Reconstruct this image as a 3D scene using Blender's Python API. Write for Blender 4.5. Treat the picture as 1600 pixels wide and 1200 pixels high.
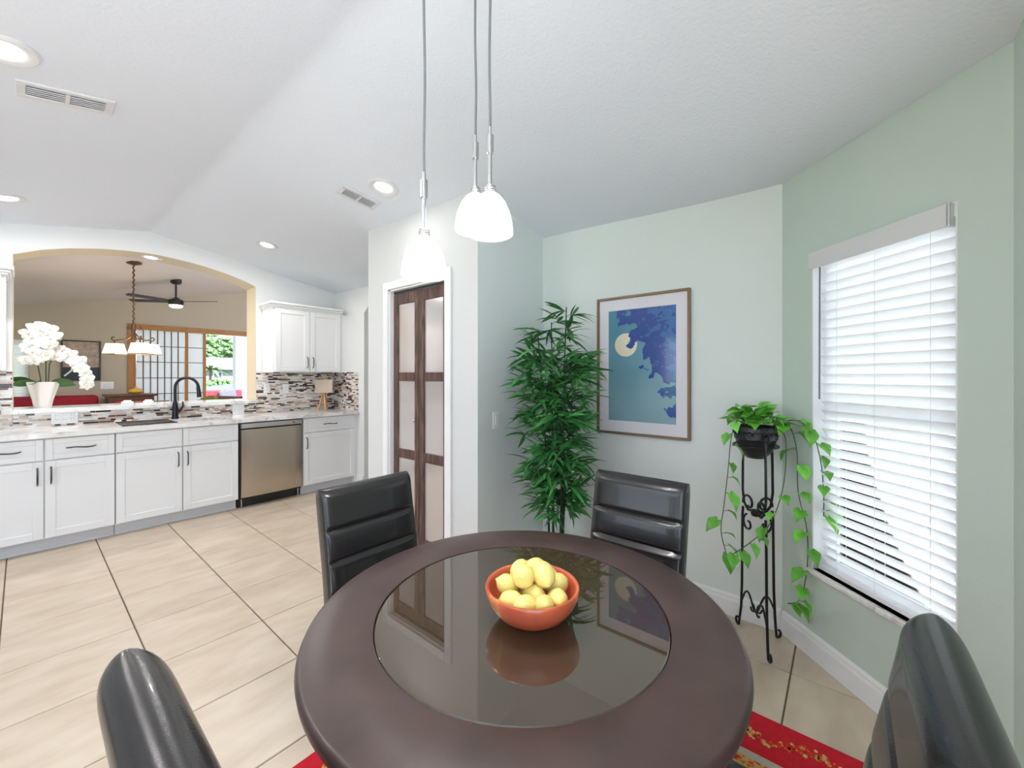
import bpy, bmesh, math, random
from mathutils import Vector, Matrix
random.seed(7)
PI = math.pi
for o in list(bpy.data.objects): bpy.data.objects.remove(o)
scene = bpy.context.scene
C = scene.collection

# ------------------------------------------------------------------ camera, world, exposure
cd = bpy.data.cameras.new('camera'); cam = bpy.data.objects.new('camera', cd); C.objects.link(cam)
cd.sensor_width = 36; cd.lens = 36 * 630 / 1600; cd.clip_start = .02; cd.clip_end = 500
cd.shift_y = -13 / 1600
cam.location = (0, 0, 1.35); cam.rotation_euler = (PI / 2, 0, -math.radians(50.5))
scene.camera = cam
w = bpy.data.worlds.new('world'); scene.world = w; w.use_nodes = True
w.node_tree.nodes['Background'].inputs[0].default_value = (.80, .92, 1.08, 1)
w.node_tree.nodes['Background'].inputs[1].default_value = 2.6
sl_ = bpy.data.lights.new('sun', 'SUN'); sun = bpy.data.objects.new('sun', sl_); C.objects.link(sun); sl_.energy = 20; sl_.angle = math.radians(3); sl_.color = (.86, .94, 1.05)
sun.rotation_euler = Vector((-.25, .62, -1.0)).to_track_quat('-Z', 'Y').to_euler()
vs = scene.view_settings
vs.view_transform = 'Standard'; vs.look = 'None'; vs.gamma = 1; vs.use_curve_mapping = False
vs.exposure = 0.62
DOWNLIGHT_W = 8.5; PENDANT_W = 5.5

# ------------------------------------------------------------------ materials
def mat(name, col, rough=.5, metal=0, spec=None, bump=0, bscale=60, var=0, vscale=6, emit=None, estr=0, ior=None, coat=0, trans=0, sub=0, objrand=0, sheen=0):
    m = bpy.data.materials.new(name); m.use_nodes = True
    nt = m.node_tree; p = nt.nodes['Principled BSDF']
    p.inputs['Base Color'].default_value = (*col, 1); p.inputs['Roughness'].default_value = rough
    p.inputs['Metallic'].default_value = metal
    if spec is not None: p.inputs['Specular IOR Level'].default_value = spec
    if ior: p.inputs['IOR'].default_value = ior
    p.inputs['Coat Weight'].default_value = coat
    p.inputs['Transmission Weight'].default_value = trans
    if emit:
        p.inputs['Emission Color'].default_value = (*emit, 1); p.inputs['Emission Strength'].default_value = estr
    tc = nt.nodes.new('ShaderNodeTexCoord')
    if var or objrand:
        n = nt.nodes.new('ShaderNodeTexNoise'); n.inputs['Scale'].default_value = vscale; n.inputs['Detail'].default_value = 4
        nt.links.new(tc.outputs['Object'], n.inputs['Vector'])
        mr = nt.nodes.new('ShaderNodeMapRange'); mr.inputs['From Min'].default_value = .25; mr.inputs['From Max'].default_value = .75
        mr.inputs['To Min'].default_value = 1 - var; mr.inputs['To Max'].default_value = 1 + var
        nt.links.new(n.outputs['Fac'], mr.inputs['Value'])
        fac = mr.outputs['Result']
        if objrand:
            oi = nt.nodes.new('ShaderNodeObjectInfo')
            m2 = nt.nodes.new('ShaderNodeMapRange'); m2.inputs['To Min'].default_value = 1 - objrand; m2.inputs['To Max'].default_value = 1 + objrand
            nt.links.new(oi.outputs['Random'], m2.inputs['Value'])
            mu = nt.nodes.new('ShaderNodeMath'); mu.operation = 'MULTIPLY'
            nt.links.new(fac, mu.inputs[0]); nt.links.new(m2.outputs['Result'], mu.inputs[1]); fac = mu.outputs[0]
        mx = nt.nodes.new('ShaderNodeVectorMath'); mx.operation = 'SCALE'; mx.inputs[0].default_value = col
        nt.links.new(fac, mx.inputs['Scale']); nt.links.new(mx.outputs[0], p.inputs['Base Color'])
    if bump:
        n2 = nt.nodes.new('ShaderNodeTexNoise'); n2.inputs['Scale'].default_value = bscale; n2.inputs['Detail'].default_value = 3
        nt.links.new(tc.outputs['Object'], n2.inputs['Vector'])
        b = nt.nodes.new('ShaderNodeBump'); b.inputs['Strength'].default_value = bump; b.inputs['Distance'].default_value = .01
        nt.links.new(n2.outputs['Fac'], b.inputs['Height']); nt.links.new(b.outputs['Normal'], p.inputs['Normal'])
    return m

def ramp_mat(name, stops, scale=3, stretch=(1, 1, 1), detail=5, rough=.4, distort=0, rand=False, bump=0, coat=0, spec=None):
    m = mat(name, stops[0][1], rough, coat=coat, spec=spec); nt = m.node_tree; p = nt.nodes['Principled BSDF']
    tc = nt.nodes.new('ShaderNodeTexCoord'); mp = nt.nodes.new('ShaderNodeMapping'); mp.inputs['Scale'].default_value = stretch
    nt.links.new(tc.outputs['Object'], mp.inputs['Vector'])
    n = nt.nodes.new('ShaderNodeTexNoise'); n.inputs['Scale'].default_value = scale; n.inputs['Detail'].default_value = detail; n.inputs['Distortion'].default_value = distort
    if rand:
        n.noise_dimensions = '4D'; oi = nt.nodes.new('ShaderNodeObjectInfo'); mu = nt.nodes.new('ShaderNodeMath'); mu.operation = 'MULTIPLY'; mu.inputs[1].default_value = 40
        nt.links.new(oi.outputs['Random'], mu.inputs[0]); nt.links.new(mu.outputs[0], n.inputs['W'])
    nt.links.new(mp.outputs[0], n.inputs['Vector'])
    r = nt.nodes.new('ShaderNodeValToRGB'); el = r.color_ramp.elements
    while len(el) < len(stops): el.new(.5)
    for e, (pos, c) in zip(el, stops): e.position = pos; e.color = (*c, 1)
    nt.links.new(n.outputs['Fac'], r.inputs[0]); nt.links.new(r.outputs[0], p.inputs['Base Color'])
    if bump:
        b = nt.nodes.new('ShaderNodeBump'); b.inputs['Strength'].default_value = bump; b.inputs['Distance'].default_value = .005
        nt.links.new(n.outputs['Fac'], b.inputs['Height']); nt.links.new(b.outputs['Normal'], p.inputs['Normal'])
    return m

M = {}
M['ceiling'] = mat('ceiling_paint', (.77, .81, .88), .9, bump=.22, bscale=75)
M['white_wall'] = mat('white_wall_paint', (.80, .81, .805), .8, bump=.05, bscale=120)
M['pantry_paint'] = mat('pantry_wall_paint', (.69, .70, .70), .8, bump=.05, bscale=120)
M['sage'] = mat('sage_wall_paint', (.57, .67, .60), .75, bump=.05, bscale=120)
M['front_lit_sage'] = mat('front_lit_sage_paint', (.76, .81, .785), .75, bump=.05, bscale=120)  # the window wall's sage made paler, front light put into the colour
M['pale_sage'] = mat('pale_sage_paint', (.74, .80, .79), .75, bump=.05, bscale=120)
M['taupe'] = mat('taupe_wall_paint', (.50, .42, .33), .8, bump=.05, bscale=120)
M['tan'] = mat('tan_jamb_paint', (.66, .56, .41), .7)
M['far_ceiling'] = mat('far_ceiling_paint', (.72, .65, .62), .9, bump=.1, bscale=90)
M['trim'] = mat('white_trim_paint', (.86, .86, .87), .35)
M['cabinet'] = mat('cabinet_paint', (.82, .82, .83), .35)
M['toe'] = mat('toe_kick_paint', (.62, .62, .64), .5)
M['grout'] = mat('grout', (.20, .14, .10), .9)
M['tile'] = ramp_mat('stone_tile', [(.3, (.54, .43, .32)), (.5, (.62, .51, .39)), (.7, (.68, .58, .46))], 4, (1, 2.5, 1), 6, .38, rand=True)
M['leather'] = mat('black_leather', (.016, .015, .016), .24, bump=.05, bscale=300, coat=.2)
M['espresso'] = mat('espresso_wood', (.060, .035, .030), .36, bump=.03, bscale=200, var=.25, vscale=9)
M['table_glass'] = mat('dark_table_glass', (.055, .038, .024), .015, ior=2.0)
M['bowl'] = ramp_mat('cherry_wood', [(.3, (.34, .05, .03)), (.5, (.50, .095, .04)), (.62, (.56, .12, .045)), (.68, (.72, .34, .12))], 7, (1, 1, .35), 3, .28, .6, coat=.3)
M['lemon'] = mat('lemon_skin', (.80, .64, .20), .42, bump=.15, bscale=220, var=.08, vscale=25, objrand=.08)
M['lemon_tip'] = mat('lemon_stem', (.45, .40, .12), .6)
M['door_wood'] = ramp_mat('rustic_wood', [(.3, (.035, .016, .012)), (.5, (.10, .052, .040)), (.7, (.20, .11, .085))], 14, (3, 3, .35), 6, .55, .5, rand=True, bump=.25)
M['mirror'] = mat('frosted_mirror', (.63, .585, .575), .10, .55)
M['nickel'] = mat('brushed_nickel', (.60, .60, .60), .3, 1)
M['cord'] = mat('grey_cord', (.20, .21, .22), .45)
M['iron'] = mat('black_iron', (.012, .012, .014), .4, .3, bump=.2, bscale=200)
M['stem'] = mat('bamboo_stem', (.012, .030, .014), .5)
M['bamboo'] = mat('bamboo_leaf', (.055, .26, .06), .42, var=.25, vscale=30, objrand=.4)
M['pothos'] = mat('pothos_leaf', (.14, .46, .05), .36, var=.35, vscale=35, objrand=.35)
M['vine'] = mat('vine_stem', (.05, .11, .03), .6)
M['planter'] = mat('dark_planter', (.035, .035, .038), .3, .4, bump=.5, bscale=60)
M['stainless'] = mat('stainless_steel', (.56, .50, .43), .24, 1)
M['panel_grey'] = mat('control_strip', (.55, .55, .56), .3, .7)
M['black'] = mat('black_plastic', (.012, .012, .012), .4)
M['matte_black'] = mat('matte_black_metal', (.015, .016, .018), .32, .4)
M['pull'] = mat('gunmetal_pull', (.10, .10, .105), .25, 1)
M['quartz'] = ramp_mat('quartz', [(.35, (.86, .85, .84)), (.5, (.80, .79, .78)), (.6, (.60, .56, .53)), (.66, (.84, .83, .82))], 4, (1, 2.6, 1), 8, .09, 1.2)
M['plate'] = mat('white_plastic', (.85, .85, .85), .35)
M['led'] = mat('led_disc', (1, 1, 1), .4, emit=(1, .97, .92), estr=9)
M['white_metal'] = mat('white_metal', (.70, .70, .71), .4)
M['mat_board'] = mat('mat_board', (.80, .77, .82), .7)
M['bronze'] = mat('bronze_frame', (.22, .15, .09), .4, .4)
M['linen'] = mat('linen_shade', (.62, .52, .40), .9, bump=.3, bscale=250)
M['lamp_wood'] = mat('light_wood', (.62, .34, .13), .45, var=.15, vscale=30)
M['white_ceramic'] = mat('white_ceramic', (.86, .82, .78), .25)
M['petal'] = mat('white_petal', (.86, .84, .80), .6, objrand=.06)
M['orchid_leaf'] = mat('orchid_leaf', (.05, .14, .03), .35)
M['yellow'] = mat('orchid_centre', (.80, .74, .55), .5)
M['rust'] = mat('rust_bronze', (.14, .07, .035), .45, .5)
M['chand_shade'] = mat('alabaster_glass', (.88, .84, .76), .4, emit=(1, .90, .74), estr=.45)
M['fan_light'] = mat('fan_lens', (1, 1, 1), .4, emit=(1, .97, .9), estr=4)
M['red_fabric'] = mat('red_fabric', (.30, .006, .022), .8)
M['olive'] = mat('olive_fabric', (.28, .22, .06), .9)
M['grey_fabric'] = mat('charcoal_fabric', (.06, .06, .075), .9)
M['brown_wood'] = mat('brown_wood', (.11, .04, .022), .4, var=.2, vscale=20)
M['oak'] = mat('oak_trim', (.40, .17, .045), .45, var=.15, vscale=15)
M['paper'] = mat('shoji_paper', (.80, .80, .80), .8)
M['gourd'] = mat('yellow_gourd', (.75, .42, .06), .4)
M['rug_red'] = mat('red_rug_pile', (.60, .004, .018), .95, bump=.4, bscale=400, var=.12, vscale=40)
M['rug_cream'] = mat('cream_rug_pile', (.55, .49, .38), .95, bump=.4, bscale=400)
M['rug_gold'] = ramp_mat('gold_rug_pile', [(.42, (.60, .02, .01)), (.5, (.66, .26, .03)), (.6, (.60, .42, .16))], 60, (1, 1, 1), 3, .95)
M['grass'] = mat('lawn', (.055, .10, .025), .95, var=.3, vscale=2)
M['asphalt'] = mat('asphalt', (.06, .06, .07), .9)
M['concrete'] = mat('concrete', (.60, .58, .55), .85)
M['stucco'] = mat('stucco', (.22, .22, .22), .9)
M['roof'] = mat('pale_roof', (.10, .095, .095), .9)
M['foliage'] = mat('tree_foliage', (.09, .17, .05), .8, var=.5, vscale=3)
M['bark'] = mat('bark', (.16, .11, .08), .9)
M['dark_win'] = mat('dark_glass', (.05, .06, .07), .1)

def thin_glass(name, tint=(1, 1, 1)):
    m = bpy.data.materials.new(name); m.use_nodes = True; nt = m.node_tree
    for n in list(nt.nodes):
        if n.type != 'OUTPUT_MATERIAL': nt.nodes.remove(n)
    out = [n for n in nt.nodes if n.type == 'OUTPUT_MATERIAL'][0]
    t = nt.nodes.new('ShaderNodeBsdfTransparent'); t.inputs[0].default_value = (*tint, 1)
    g = nt.nodes.new('ShaderNodeBsdfGlossy'); g.inputs['Roughness'].default_value = .02
    f = nt.nodes.new('ShaderNodeFresnel'); f.inputs[0].default_value = 1.45
    mx = nt.nodes.new('ShaderNodeMixShader')
    nt.links.new(f.outputs[0], mx.inputs[0]); nt.links.new(t.outputs[0], mx.inputs[1]); nt.links.new(g.outputs[0], mx.inputs[2]); nt.links.new(mx.outputs[0], out.inputs[0])
    return m
M['glass'] = thin_glass('window_glass', (.97, .98, .97))

def translucent(name, col, fac=.5):
    m = bpy.data.materials.new(name); m.use_nodes = True; nt = m.node_tree; p = nt.nodes['Principled BSDF']
    p.inputs['Base Color'].default_value = (*col, 1); p.inputs['Roughness'].default_value = .45
    out = [n for n in nt.nodes if n.type == 'OUTPUT_MATERIAL'][0]
    t = nt.nodes.new('ShaderNodeBsdfTranslucent'); t.inputs[0].default_value = (*col, 1)
    mx = nt.nodes.new('ShaderNodeMixShader'); mx.inputs[0].default_value = fac
    nt.links.new(p.outputs[0], mx.inputs[1]); nt.links.new(t.outputs[0], mx.inputs[2]); nt.links.new(mx.outputs[0], out.inputs[0])
    return m
M['slat'] = translucent('blind_slat', (.95, .95, .95), .48)
M['shade'] = translucent('frosted_glass', (.97, .96, .94), .85)
M['shoji'] = translucent('shoji_screen', (.86, .87, .88), .5)

# mosaic colours come from a per-piece attribute
m = mat('mosaic_glass', (.8, .8, .8), .15); a = m.node_tree.nodes.new('ShaderNodeAttribute'); a.attribute_name = 'piece'
m.node_tree.links.new(a.outputs['Color'], m.node_tree.nodes['Principled BSDF'].inputs['Base Color']); M['mosaic'] = m

# ------------------------------------------------------------------ mesh helpers
class B:
    def __init__(s): s.bm = bmesh.new()
    def box(s, x0, x1, y0, y1, z0, z1, bev=0, seg=2, rot=None):
        vs_ = [s.bm.verts.new((x, y, z)) for x in (x0, x1) for y in (y0, y1) for z in (z0, z1)]
        q = [(0, 1, 3, 2), (4, 6, 7, 5), (0, 4, 5, 1), (2, 3, 7, 6), (0, 2, 6, 4), (1, 5, 7, 3)]
        fs = [s.bm.faces.new([vs_[i] for i in f]) for f in q]
        if rot is not None:
            for v in vs_: v.co = rot @ v.co
        if bev:
            es = list({e for f in fs for e in f.edges})
            bmesh.ops.bevel(s.bm, geom=es, offset=bev, segments=seg, affect='EDGES', profile=.6, clamp_overlap=True)
        return s
    def quad(s, *p):
        s.bm.faces.new([s.bm.verts.new(q) for q in p]); return s
    def prism(s, pts, off):
        off = Vector(off); a = [s.bm.verts.new(p) for p in pts]; b = [s.bm.verts.new(Vector(p) + off) for p in pts]
        s.bm.faces.new(a); s.bm.faces.new(b[::-1]); n = len(a)
        for i in range(n): s.bm.faces.new((a[i], b[i], b[(i + 1) % n], a[(i + 1) % n]))
        return s
    def lathe(s, prof, n=32, c=(0, 0, 0), cap=True, sx=1, sy=1, wave=None):
        rings = []
        for k, (r, z) in enumerate(prof):
            if r < 1e-6: rings.append([s.bm.verts.new((c[0], c[1], c[2] + z))])
            else:
                ring = []
                for i in range(n):
                    a = 2 * PI * i / n; rr = r * (wave(a, k / (len(prof) - 1)) if wave else 1)
                    ring.append(s.bm.verts.new((c[0] + rr * math.cos(a) * sx, c[1] + rr * math.sin(a) * sy, c[2] + z)))
                rings.append(ring)
        for a, b in zip(rings, rings[1:]):
            for i in range(n):
                j = (i + 1) % n
                if len(a) == 1 and len(b) == 1: continue
                if len(a) == 1: s.bm.faces.new((a[0], b[i], b[j]))
                elif len(b) == 1: s.bm.faces.new((a[i], a[j], b[0]))
                else: s.bm.faces.new((a[i], a[j], b[j], b[i]))
        if cap:
            for r in (rings[0], rings[-1]):
                if len(r) > 2: s.bm.faces.new(r)
        return s
    def tube(s, pts, r, n=8, r1=None, cap=True):
        pts = [Vector(p) for p in pts]; L = len(pts); rings = []
        up = None
        for i, p in enumerate(pts):
            t = (pts[min(i + 1, L - 1)] - pts[max(i - 1, 0)]).normalized()
            if up is None: up = Vector((0, 0, 1)) if abs(t.z) < .9 else Vector((1, 0, 0))
            x = t.cross(up)
            if x.length < 1e-4: x = t.orthogonal()
            x.normalize(); up = x.cross(t).normalized()
            rr = r if r1 is None else r + (r1 - r) * i / max(L - 1, 1)
            if callable(r): rr = r(i / max(L - 1, 1))
            rings.append([s.bm.verts.new(p + rr * (math.cos(2 * PI * k / n) * x + math.sin(2 * PI * k / n) * up)) for k in range(n)])
        for a, b in zip(rings, rings[1:]):
            for k in range(n): s.bm.faces.new((a[k], a[(k + 1) % n], b[(k + 1) % n], b[k]))
        if cap: s.bm.faces.new(rings[0]); s.bm.faces.new(rings[-1])
        return s
    def mesh(s, name, m, smooth=True, ang=38):
        me = bpy.data.meshes.new(name); bmesh.ops.recalc_face_normals(s.bm, faces=s.bm.faces); s.bm.to_mesh(me); s.bm.free()
        if m: me.materials.append(M[m] if isinstance(m, str) else m)
        if smooth:
            me.shade_smooth(); me.set_sharp_from_angle(angle=math.radians(ang))
        return me
    def obj(s, name, m, parent=None, smooth=True, ang=38, loc=None):
        return link(name, s.mesh(name, m, smooth, ang), parent, loc)

def link(name, me, parent=None, loc=None, rot=None, scale=None):
    o = bpy.data.objects.new(name, me); C.objects.link(o)
    if parent: o.parent = parent
    if loc is not None: o.location = loc
    if rot is not None: o.rotation_euler = rot
    if scale is not None: o.scale = scale
    return o
def tag(o, label, cat, group=None, kind=None):
    o['label'] = label; o['category'] = cat
    if group: o['group'] = group
    if kind: o['kind'] = kind
    return o
def thing(name, label, cat, loc=(0, 0, 0), rz=0, group=None):
    o = bpy.data.objects.new(name, None); C.objects.link(o); o.location = loc; o.rotation_euler = (0, 0, rz); o.empty_display_size = .1
    return tag(o, label, cat, group)
def struct(name, b, m, label, cat, smooth=True, parent=None):
    o = b.obj(name, m, parent, smooth); return tag(o, label, cat, kind='structure') if not parent else o
def sm(t): t = max(0, min(1, t)); return t * t * (3 - 2 * t)

# ------------------------------------------------------------------ room shell
YK = 5.30; YK2 = 5.59; XR = 2.67; XP = 1.83; YP0 = 1.79; YP1 = 3.06; XPIC = 2.547
C1 = Vector((2.547, .253)); C2 = Vector((1.90, -.394)); YB = -.394
def vault(X, Y):
    base = 2.37 + .02 * max(Y, 0)
    z = base + .17 * (XPIC - X) if X > .79 else base + .17 * (XPIC - .79) - .2 * (.79 - X)
    dist = ((X - C1.x) * -.7071 + (Y - C1.y) * .7071)      # distance in from the slanted window wall
    k = 1 - sm(dist / .9)
    return z + (2.362 - z) * k
b = B(); nx, ny = 61, 61; xs = [-2.6 + 5.6 * i / (nx - 1) for i in range(nx)] ; ys = [-.7 + 6.15 * j / (ny - 1) for j in range(ny)]
xs = sorted(xs + [.79]); nx += 1
g = [[b.bm.verts.new((x, y, vault(x, y))) for y in ys] for x in xs]
for i in range(nx - 1):
    for j in range(ny - 1): b.bm.faces.new((g[i][j], g[i + 1][j], g[i + 1][j + 1], g[i][j + 1]))
struct('ceiling', b, 'ceiling', 'white vaulted knockdown textured ceiling over kitchen and breakfast nook', 'ceiling', True)
bpy.data.objects['ceiling'].data.set_sharp_from_angle(angle=math.radians(60))
fc = lambda X, Y: 2.30 + .225 * (X + .09) + .08 * (8.8 - Y)
b = B(); b.prism([(x, y, fc(x, y)) for x, y in ((-2.5, YK2), (4.6, YK2), (4.6, 8.9), (-2.5, 8.9))], (0, 0, .1))
struct('ceiling_living', b, 'far_ceiling', 'sloped beige ceiling of the living room beyond the arched opening', 'ceiling', False)

# floor and tiles
b = B(); b.box(-2.6, 3.9, -.52, 8.9, -.1, -.009)
fl = struct('floor', b, 'grout', 'beige square stone tile floor with dark grout', 'floor', False)
T = .4585; tx0 = .383; ty0 = 2.022
b = B(); b.box(-T / 2 + .003, T / 2 - .003, -T / 2 + .003, T / 2 - .003, -.012, 0, .0025, 1); tme = b.mesh('tile', 'tile', False)
for i in range(-4, 6):
    for j in range(-6, 7):
        cx = tx0 + (i + .5) * T; cy = ty0 + (j + .5) * T
        if cx > 2.85 or cy > 5.15 or cy < -.62: continue
        if (cx - C1.x) * -.7071 + (cy - C1.y) * .7071 < -.30: continue
        if cx > XP + .35 and YP0 + .3 < cy < YP1 - .3: continue
        if cx > XPIC + .2 and cy < YP1: continue
        link('tile', tme, fl, (cx, cy, 0), (0, 0, random.choice((0, PI))))

def wall_poly(name, m, label, pts, off, parent=None):
    b = B(); b.prism(pts, off); return struct(name, b, m, label, 'wall', False, parent)

# kitchen wall with arched pass-through
AX0, AX1 = -.055, 1.731
arch = [(-.055, 2.355), (.095, 2.427), (.256, 2.480), (.468, 2.527), (.62, 2.548), (.764, 2.558), (.87, 2.559), (.975, 2.554), (1.11, 2.542), (1.243, 2.524), (1.38, 2.498), (1.507, 2.468), (1.63, 2.43), (1.731, 2.389)]
b = B()
b.box(-2.6, AX0, YK, YK2, 0, 2.9); b.box(AX1, XR + .13, YK, YK2, 0, 2.9); b.box(AX0, AX1, YK, YK2, 0, 1.03)
for (x0, z0), (x1, z1) in zip(arch, arch[1:]):
    b.prism([(x0, YK, z0), (x1, YK, z1), (x1, YK, 2.9), (x0, YK, 2.9)], (0, YK2 - YK, 0))
wk = struct('wall_kitchen', b, 'white_wall', 'white kitchen wall with wide arched pass-through opening above the sink', 'wall', False)
b = B(); tk = .004
pr = [(AX0, 1.07)] + arch + [(AX1, 1.07)]
for (x0, z0), (x1, z1) in zip(pr, pr[1:]):
    d = Vector((x1 - x0, z1 - z0)).normalized(); nn = Vector((d.y, -d.x)) * tk
    b.prism([(x0, YK + .002, z0), (x1, YK + .002, z1), (x1 + nn.x, YK + .002, z1 + nn.y), (x0 + nn.x, YK + .002, z0 + nn.y)], (0, YK2 - YK, 0))
b.obj('arch_lining', 'tan', wk, False)
# mosaic backsplash
def mosaic(parent, segs):
    b = B(); col = b.bm.loops.layers.float_color.new('piece')
    pal = [((.78, .70, .64), 30), ((.64, .52, .45), 15), ((.86, .84, .82), 30), ((.40, .32, .27), 6), ((.050, .026, .022), 15), ((.15, .080, .060), 9), ((.55, .40, .30), 9)]
    cs = [c for c, n in pal for _ in range(n)]
    for fn, L, z0, z1 in segs:
        rows = int(round((z1 - z0) / .0165)); h = (z1 - z0) / rows
        for r in range(rows):
            u = -random.random() * .05
            while u < L:
                l = random.choice((.035, .05, .05, .075, .10)); a, e = max(u, 0), min(u + l, L); u += l
                if e - a < .006: continue
                c = random.choice(cs); k = random.uniform(.92, 1.08); d = random.choice((.006, .007, .008))
                before = len(b.bm.faces); vs0 = []
                P = [fn(uu, dd, zz) for dd in (0, d) for uu, zz in ((a + .001, z0 + r * h + .001), (e - .001, z0 + r * h + .001), (e - .001, z0 + (r + 1) * h - .001), (a + .001, z0 + (r + 1) * h - .001))]
                V = [b.bm.verts.new(p) for p in P]
                for f in ((4, 5, 6, 7), (0, 1, 5, 4), (1, 2, 6, 5), (2, 3, 7, 6), (3, 0, 4, 7)):
                    F = b.bm.faces.new([V[i] for i in f])
                    for lp in F.loops: lp[col] = (c[0] * k, c[1] * k, c[2] * k, 1)
    o = b.obj('mosaic_backsplash', 'mosaic', parent, False); o['kind'] = 'stuff'; return o
back = lambda x0: (lambda u, d, z: (x0 + u, YK - d, z))
mosaic(wk, [(back(-.9), .845, .915, 1.40), (back(-.055), AX1 + .055, .915, 1.03), (back(AX1), XR - AX1, .915, 1.395)])
# right kitchen wall with arched hall opening
b = B(); NY0, NY1 = 3.35, 4.56
b.box(XR, XR + .13, NY1, YK, 0, 2.9); b.box(XR, XR + .13, YP1, NY0, 0, 2.9)
na = [(NY0, 2.12), (NY0 + .12, 2.22), (NY0 + .35, 2.29), (NY1 - .35, 2.29), (NY1 - .12, 2.22), (NY1, 2.12)]
for (y0, z0), (y1, z1) in zip(na, na[1:]): b.prism([(XR, y0, z0), (XR, y1, z1), (XR, y1, 2.9), (XR, y0, 2.9)], (.13, 0, 0))
wr = struct('wall_kitchen_right', b, 'white_wall', 'white kitchen end wall with arched hall opening beside the counter', 'wall', False)
mosaic(wr, [(lambda u, d, z: (XR - d, 4.69 + u, z), YK - 4.69, .915, 1.395)])
wall_poly('wall_hall', 'white_wall', 'white hallway wall seen through the narrow arched opening', [(3.75, 3, 0), (3.75, 5.3, 0), (3.75, 5.3, 2.9), (3.75, 3, 2.9)], (.1, 0, 0))
b = B(); b.box(XR + .13, 3.9, 2.9, 5.35, 2.42, 2.5); struct('ceiling_hall', b, 'white_wall', 'white ceiling of the hall behind the arched opening', 'ceiling', False)
wall_poly('wall_hall_end', 'white_wall', 'white end wall of the hall behind the arched opening', [(XR + .13, 5.3, 0), (3.85, 5.3, 0), (3.85, 5.3, 2.5), (XR + .13, 5.3, 2.5)], (0, .1, 0))
wall_poly('wall_hall_near', 'white_wall', 'white near wall of the hall behind the pantry', [(XR + .13, 2.9, 0), (3.85, 2.9, 0), (3.85, 2.9, 2.5), (XR + .13, 2.9, 2.5)], (0, .1, 0))
# pantry walls
DY0, DY1, DZ = 2.09, 2.76, 2.02
b = B(); b.box(XP, XP + .11, YP0 + .0015, DY0, 0, 2.8); b.box(XP, XP + .11, DY1, YP1, 0, 2.8); b.box(XP, XP + .11, DY0, DY1, DZ, 2.8); b.box(XP + .11, XR + .13, YP1 - .1, YP1, 0, 2.8)
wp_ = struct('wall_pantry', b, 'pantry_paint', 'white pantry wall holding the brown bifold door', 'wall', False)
wall_poly('wall_pantry_side', 'pale_sage', 'pale green pantry side wall with light switch behind bamboo', [(XP + .0015, YP0, 0), (XPIC + .12, YP0, 0), (XPIC + .12, YP0, 2.8), (XP + .0015, YP0, 2.8)], (0, .1, 0))
wall_poly('wall_picture', 'front_lit_sage', 'sage wall, lightened as front-lit, behind the framed blue print', [(XPIC, C1.y - .05, 0), (XPIC, YP0, 0), (XPIC, YP0, 2.7), (XPIC, C1.y - .05, 2.7)], (.12, 0, 0))
# window wall, 45 degrees
tv = Vector((-1, -1, 0)) / 2 ** .5; nv = Vector((-1, 1, 0)) / 2 ** .5
def WP(s, n, z): p = Vector((C1.x, C1.y, 0)) + tv * s + nv * n; return (p.x, p.y, z)
WS0, WS1, WZ0, WZ1 = .187, .773, .425, 1.94; WL = .915
b = B()
for s0, s1, z0, z1 in ((-.05, WS0, 0, 2.7), (WS1, WL + .05, 0, 2.7), (WS0, WS1, 0, WZ0), (WS0, WS1, WZ1, 2.7)):
    b.prism([WP(s0, 0, z0), WP(s1, 0, z0), WP(s1, 0, z1), WP(s0, 0, z1)], tuple(-nv * .14))
ww = struct('wall_window', b, 'sage', 'sage green slanted wall around the window with white blinds', 'wall', False)
b = B()
for s0, s1, z0, z1 in ((WS0, WS0 + .006, WZ0, WZ1), (WS1 - .006, WS1, WZ0, WZ1), (WS0, WS1, WZ1 - .006, WZ1)):
    b.prism([WP(s0, -.001, z0), WP(s1, -.001, z0), WP(s1, -.001, z1), WP(s0, -.001, z1)], tuple(-nv * .12))
b.obj('reveal_lining', 'trim', ww, False)
wall_poly('wall_right', 'sage', 'sage green wall at the right edge beyond the window', [(1.92, YB, 0), (.75, YB, 0), (.75, YB, 2.7), (1.92, YB, 2.7)], (0, -.12, 0))
b = B(); BX0, BX1 = -1.9, .2
b.box(BX1, .76, YB - .12, YB, 0, 2.8); b.box(-2.6, BX0, YB - .12, YB, 0, 2.8); b.box(BX0, BX1, YB - .12, YB, 2.15, 2.8)  # unseen opening added to let daylight in behind the camera
struct('wall_back', b, 'white_wall', 'white wall with unseen opening added for daylight behind the photographer', 'wall', False)
b = B(); b.box(-2.72, -2.6, YB, .2, 0, 2.8); b.box(-2.72, -2.6, 2.6, YK, 0, 2.8); b.box(-2.72, -2.6, .2, 2.6, 0, .8); b.box(-2.72, -2.6, .2, 2.6, 2.1, 2.8)  # wide unseen opening added so side daylight reaches the room
struct('wall_left', b, 'white_wall', 'white kitchen wall with wide unseen opening added for daylight left of the photographer', 'wall', False)
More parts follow.
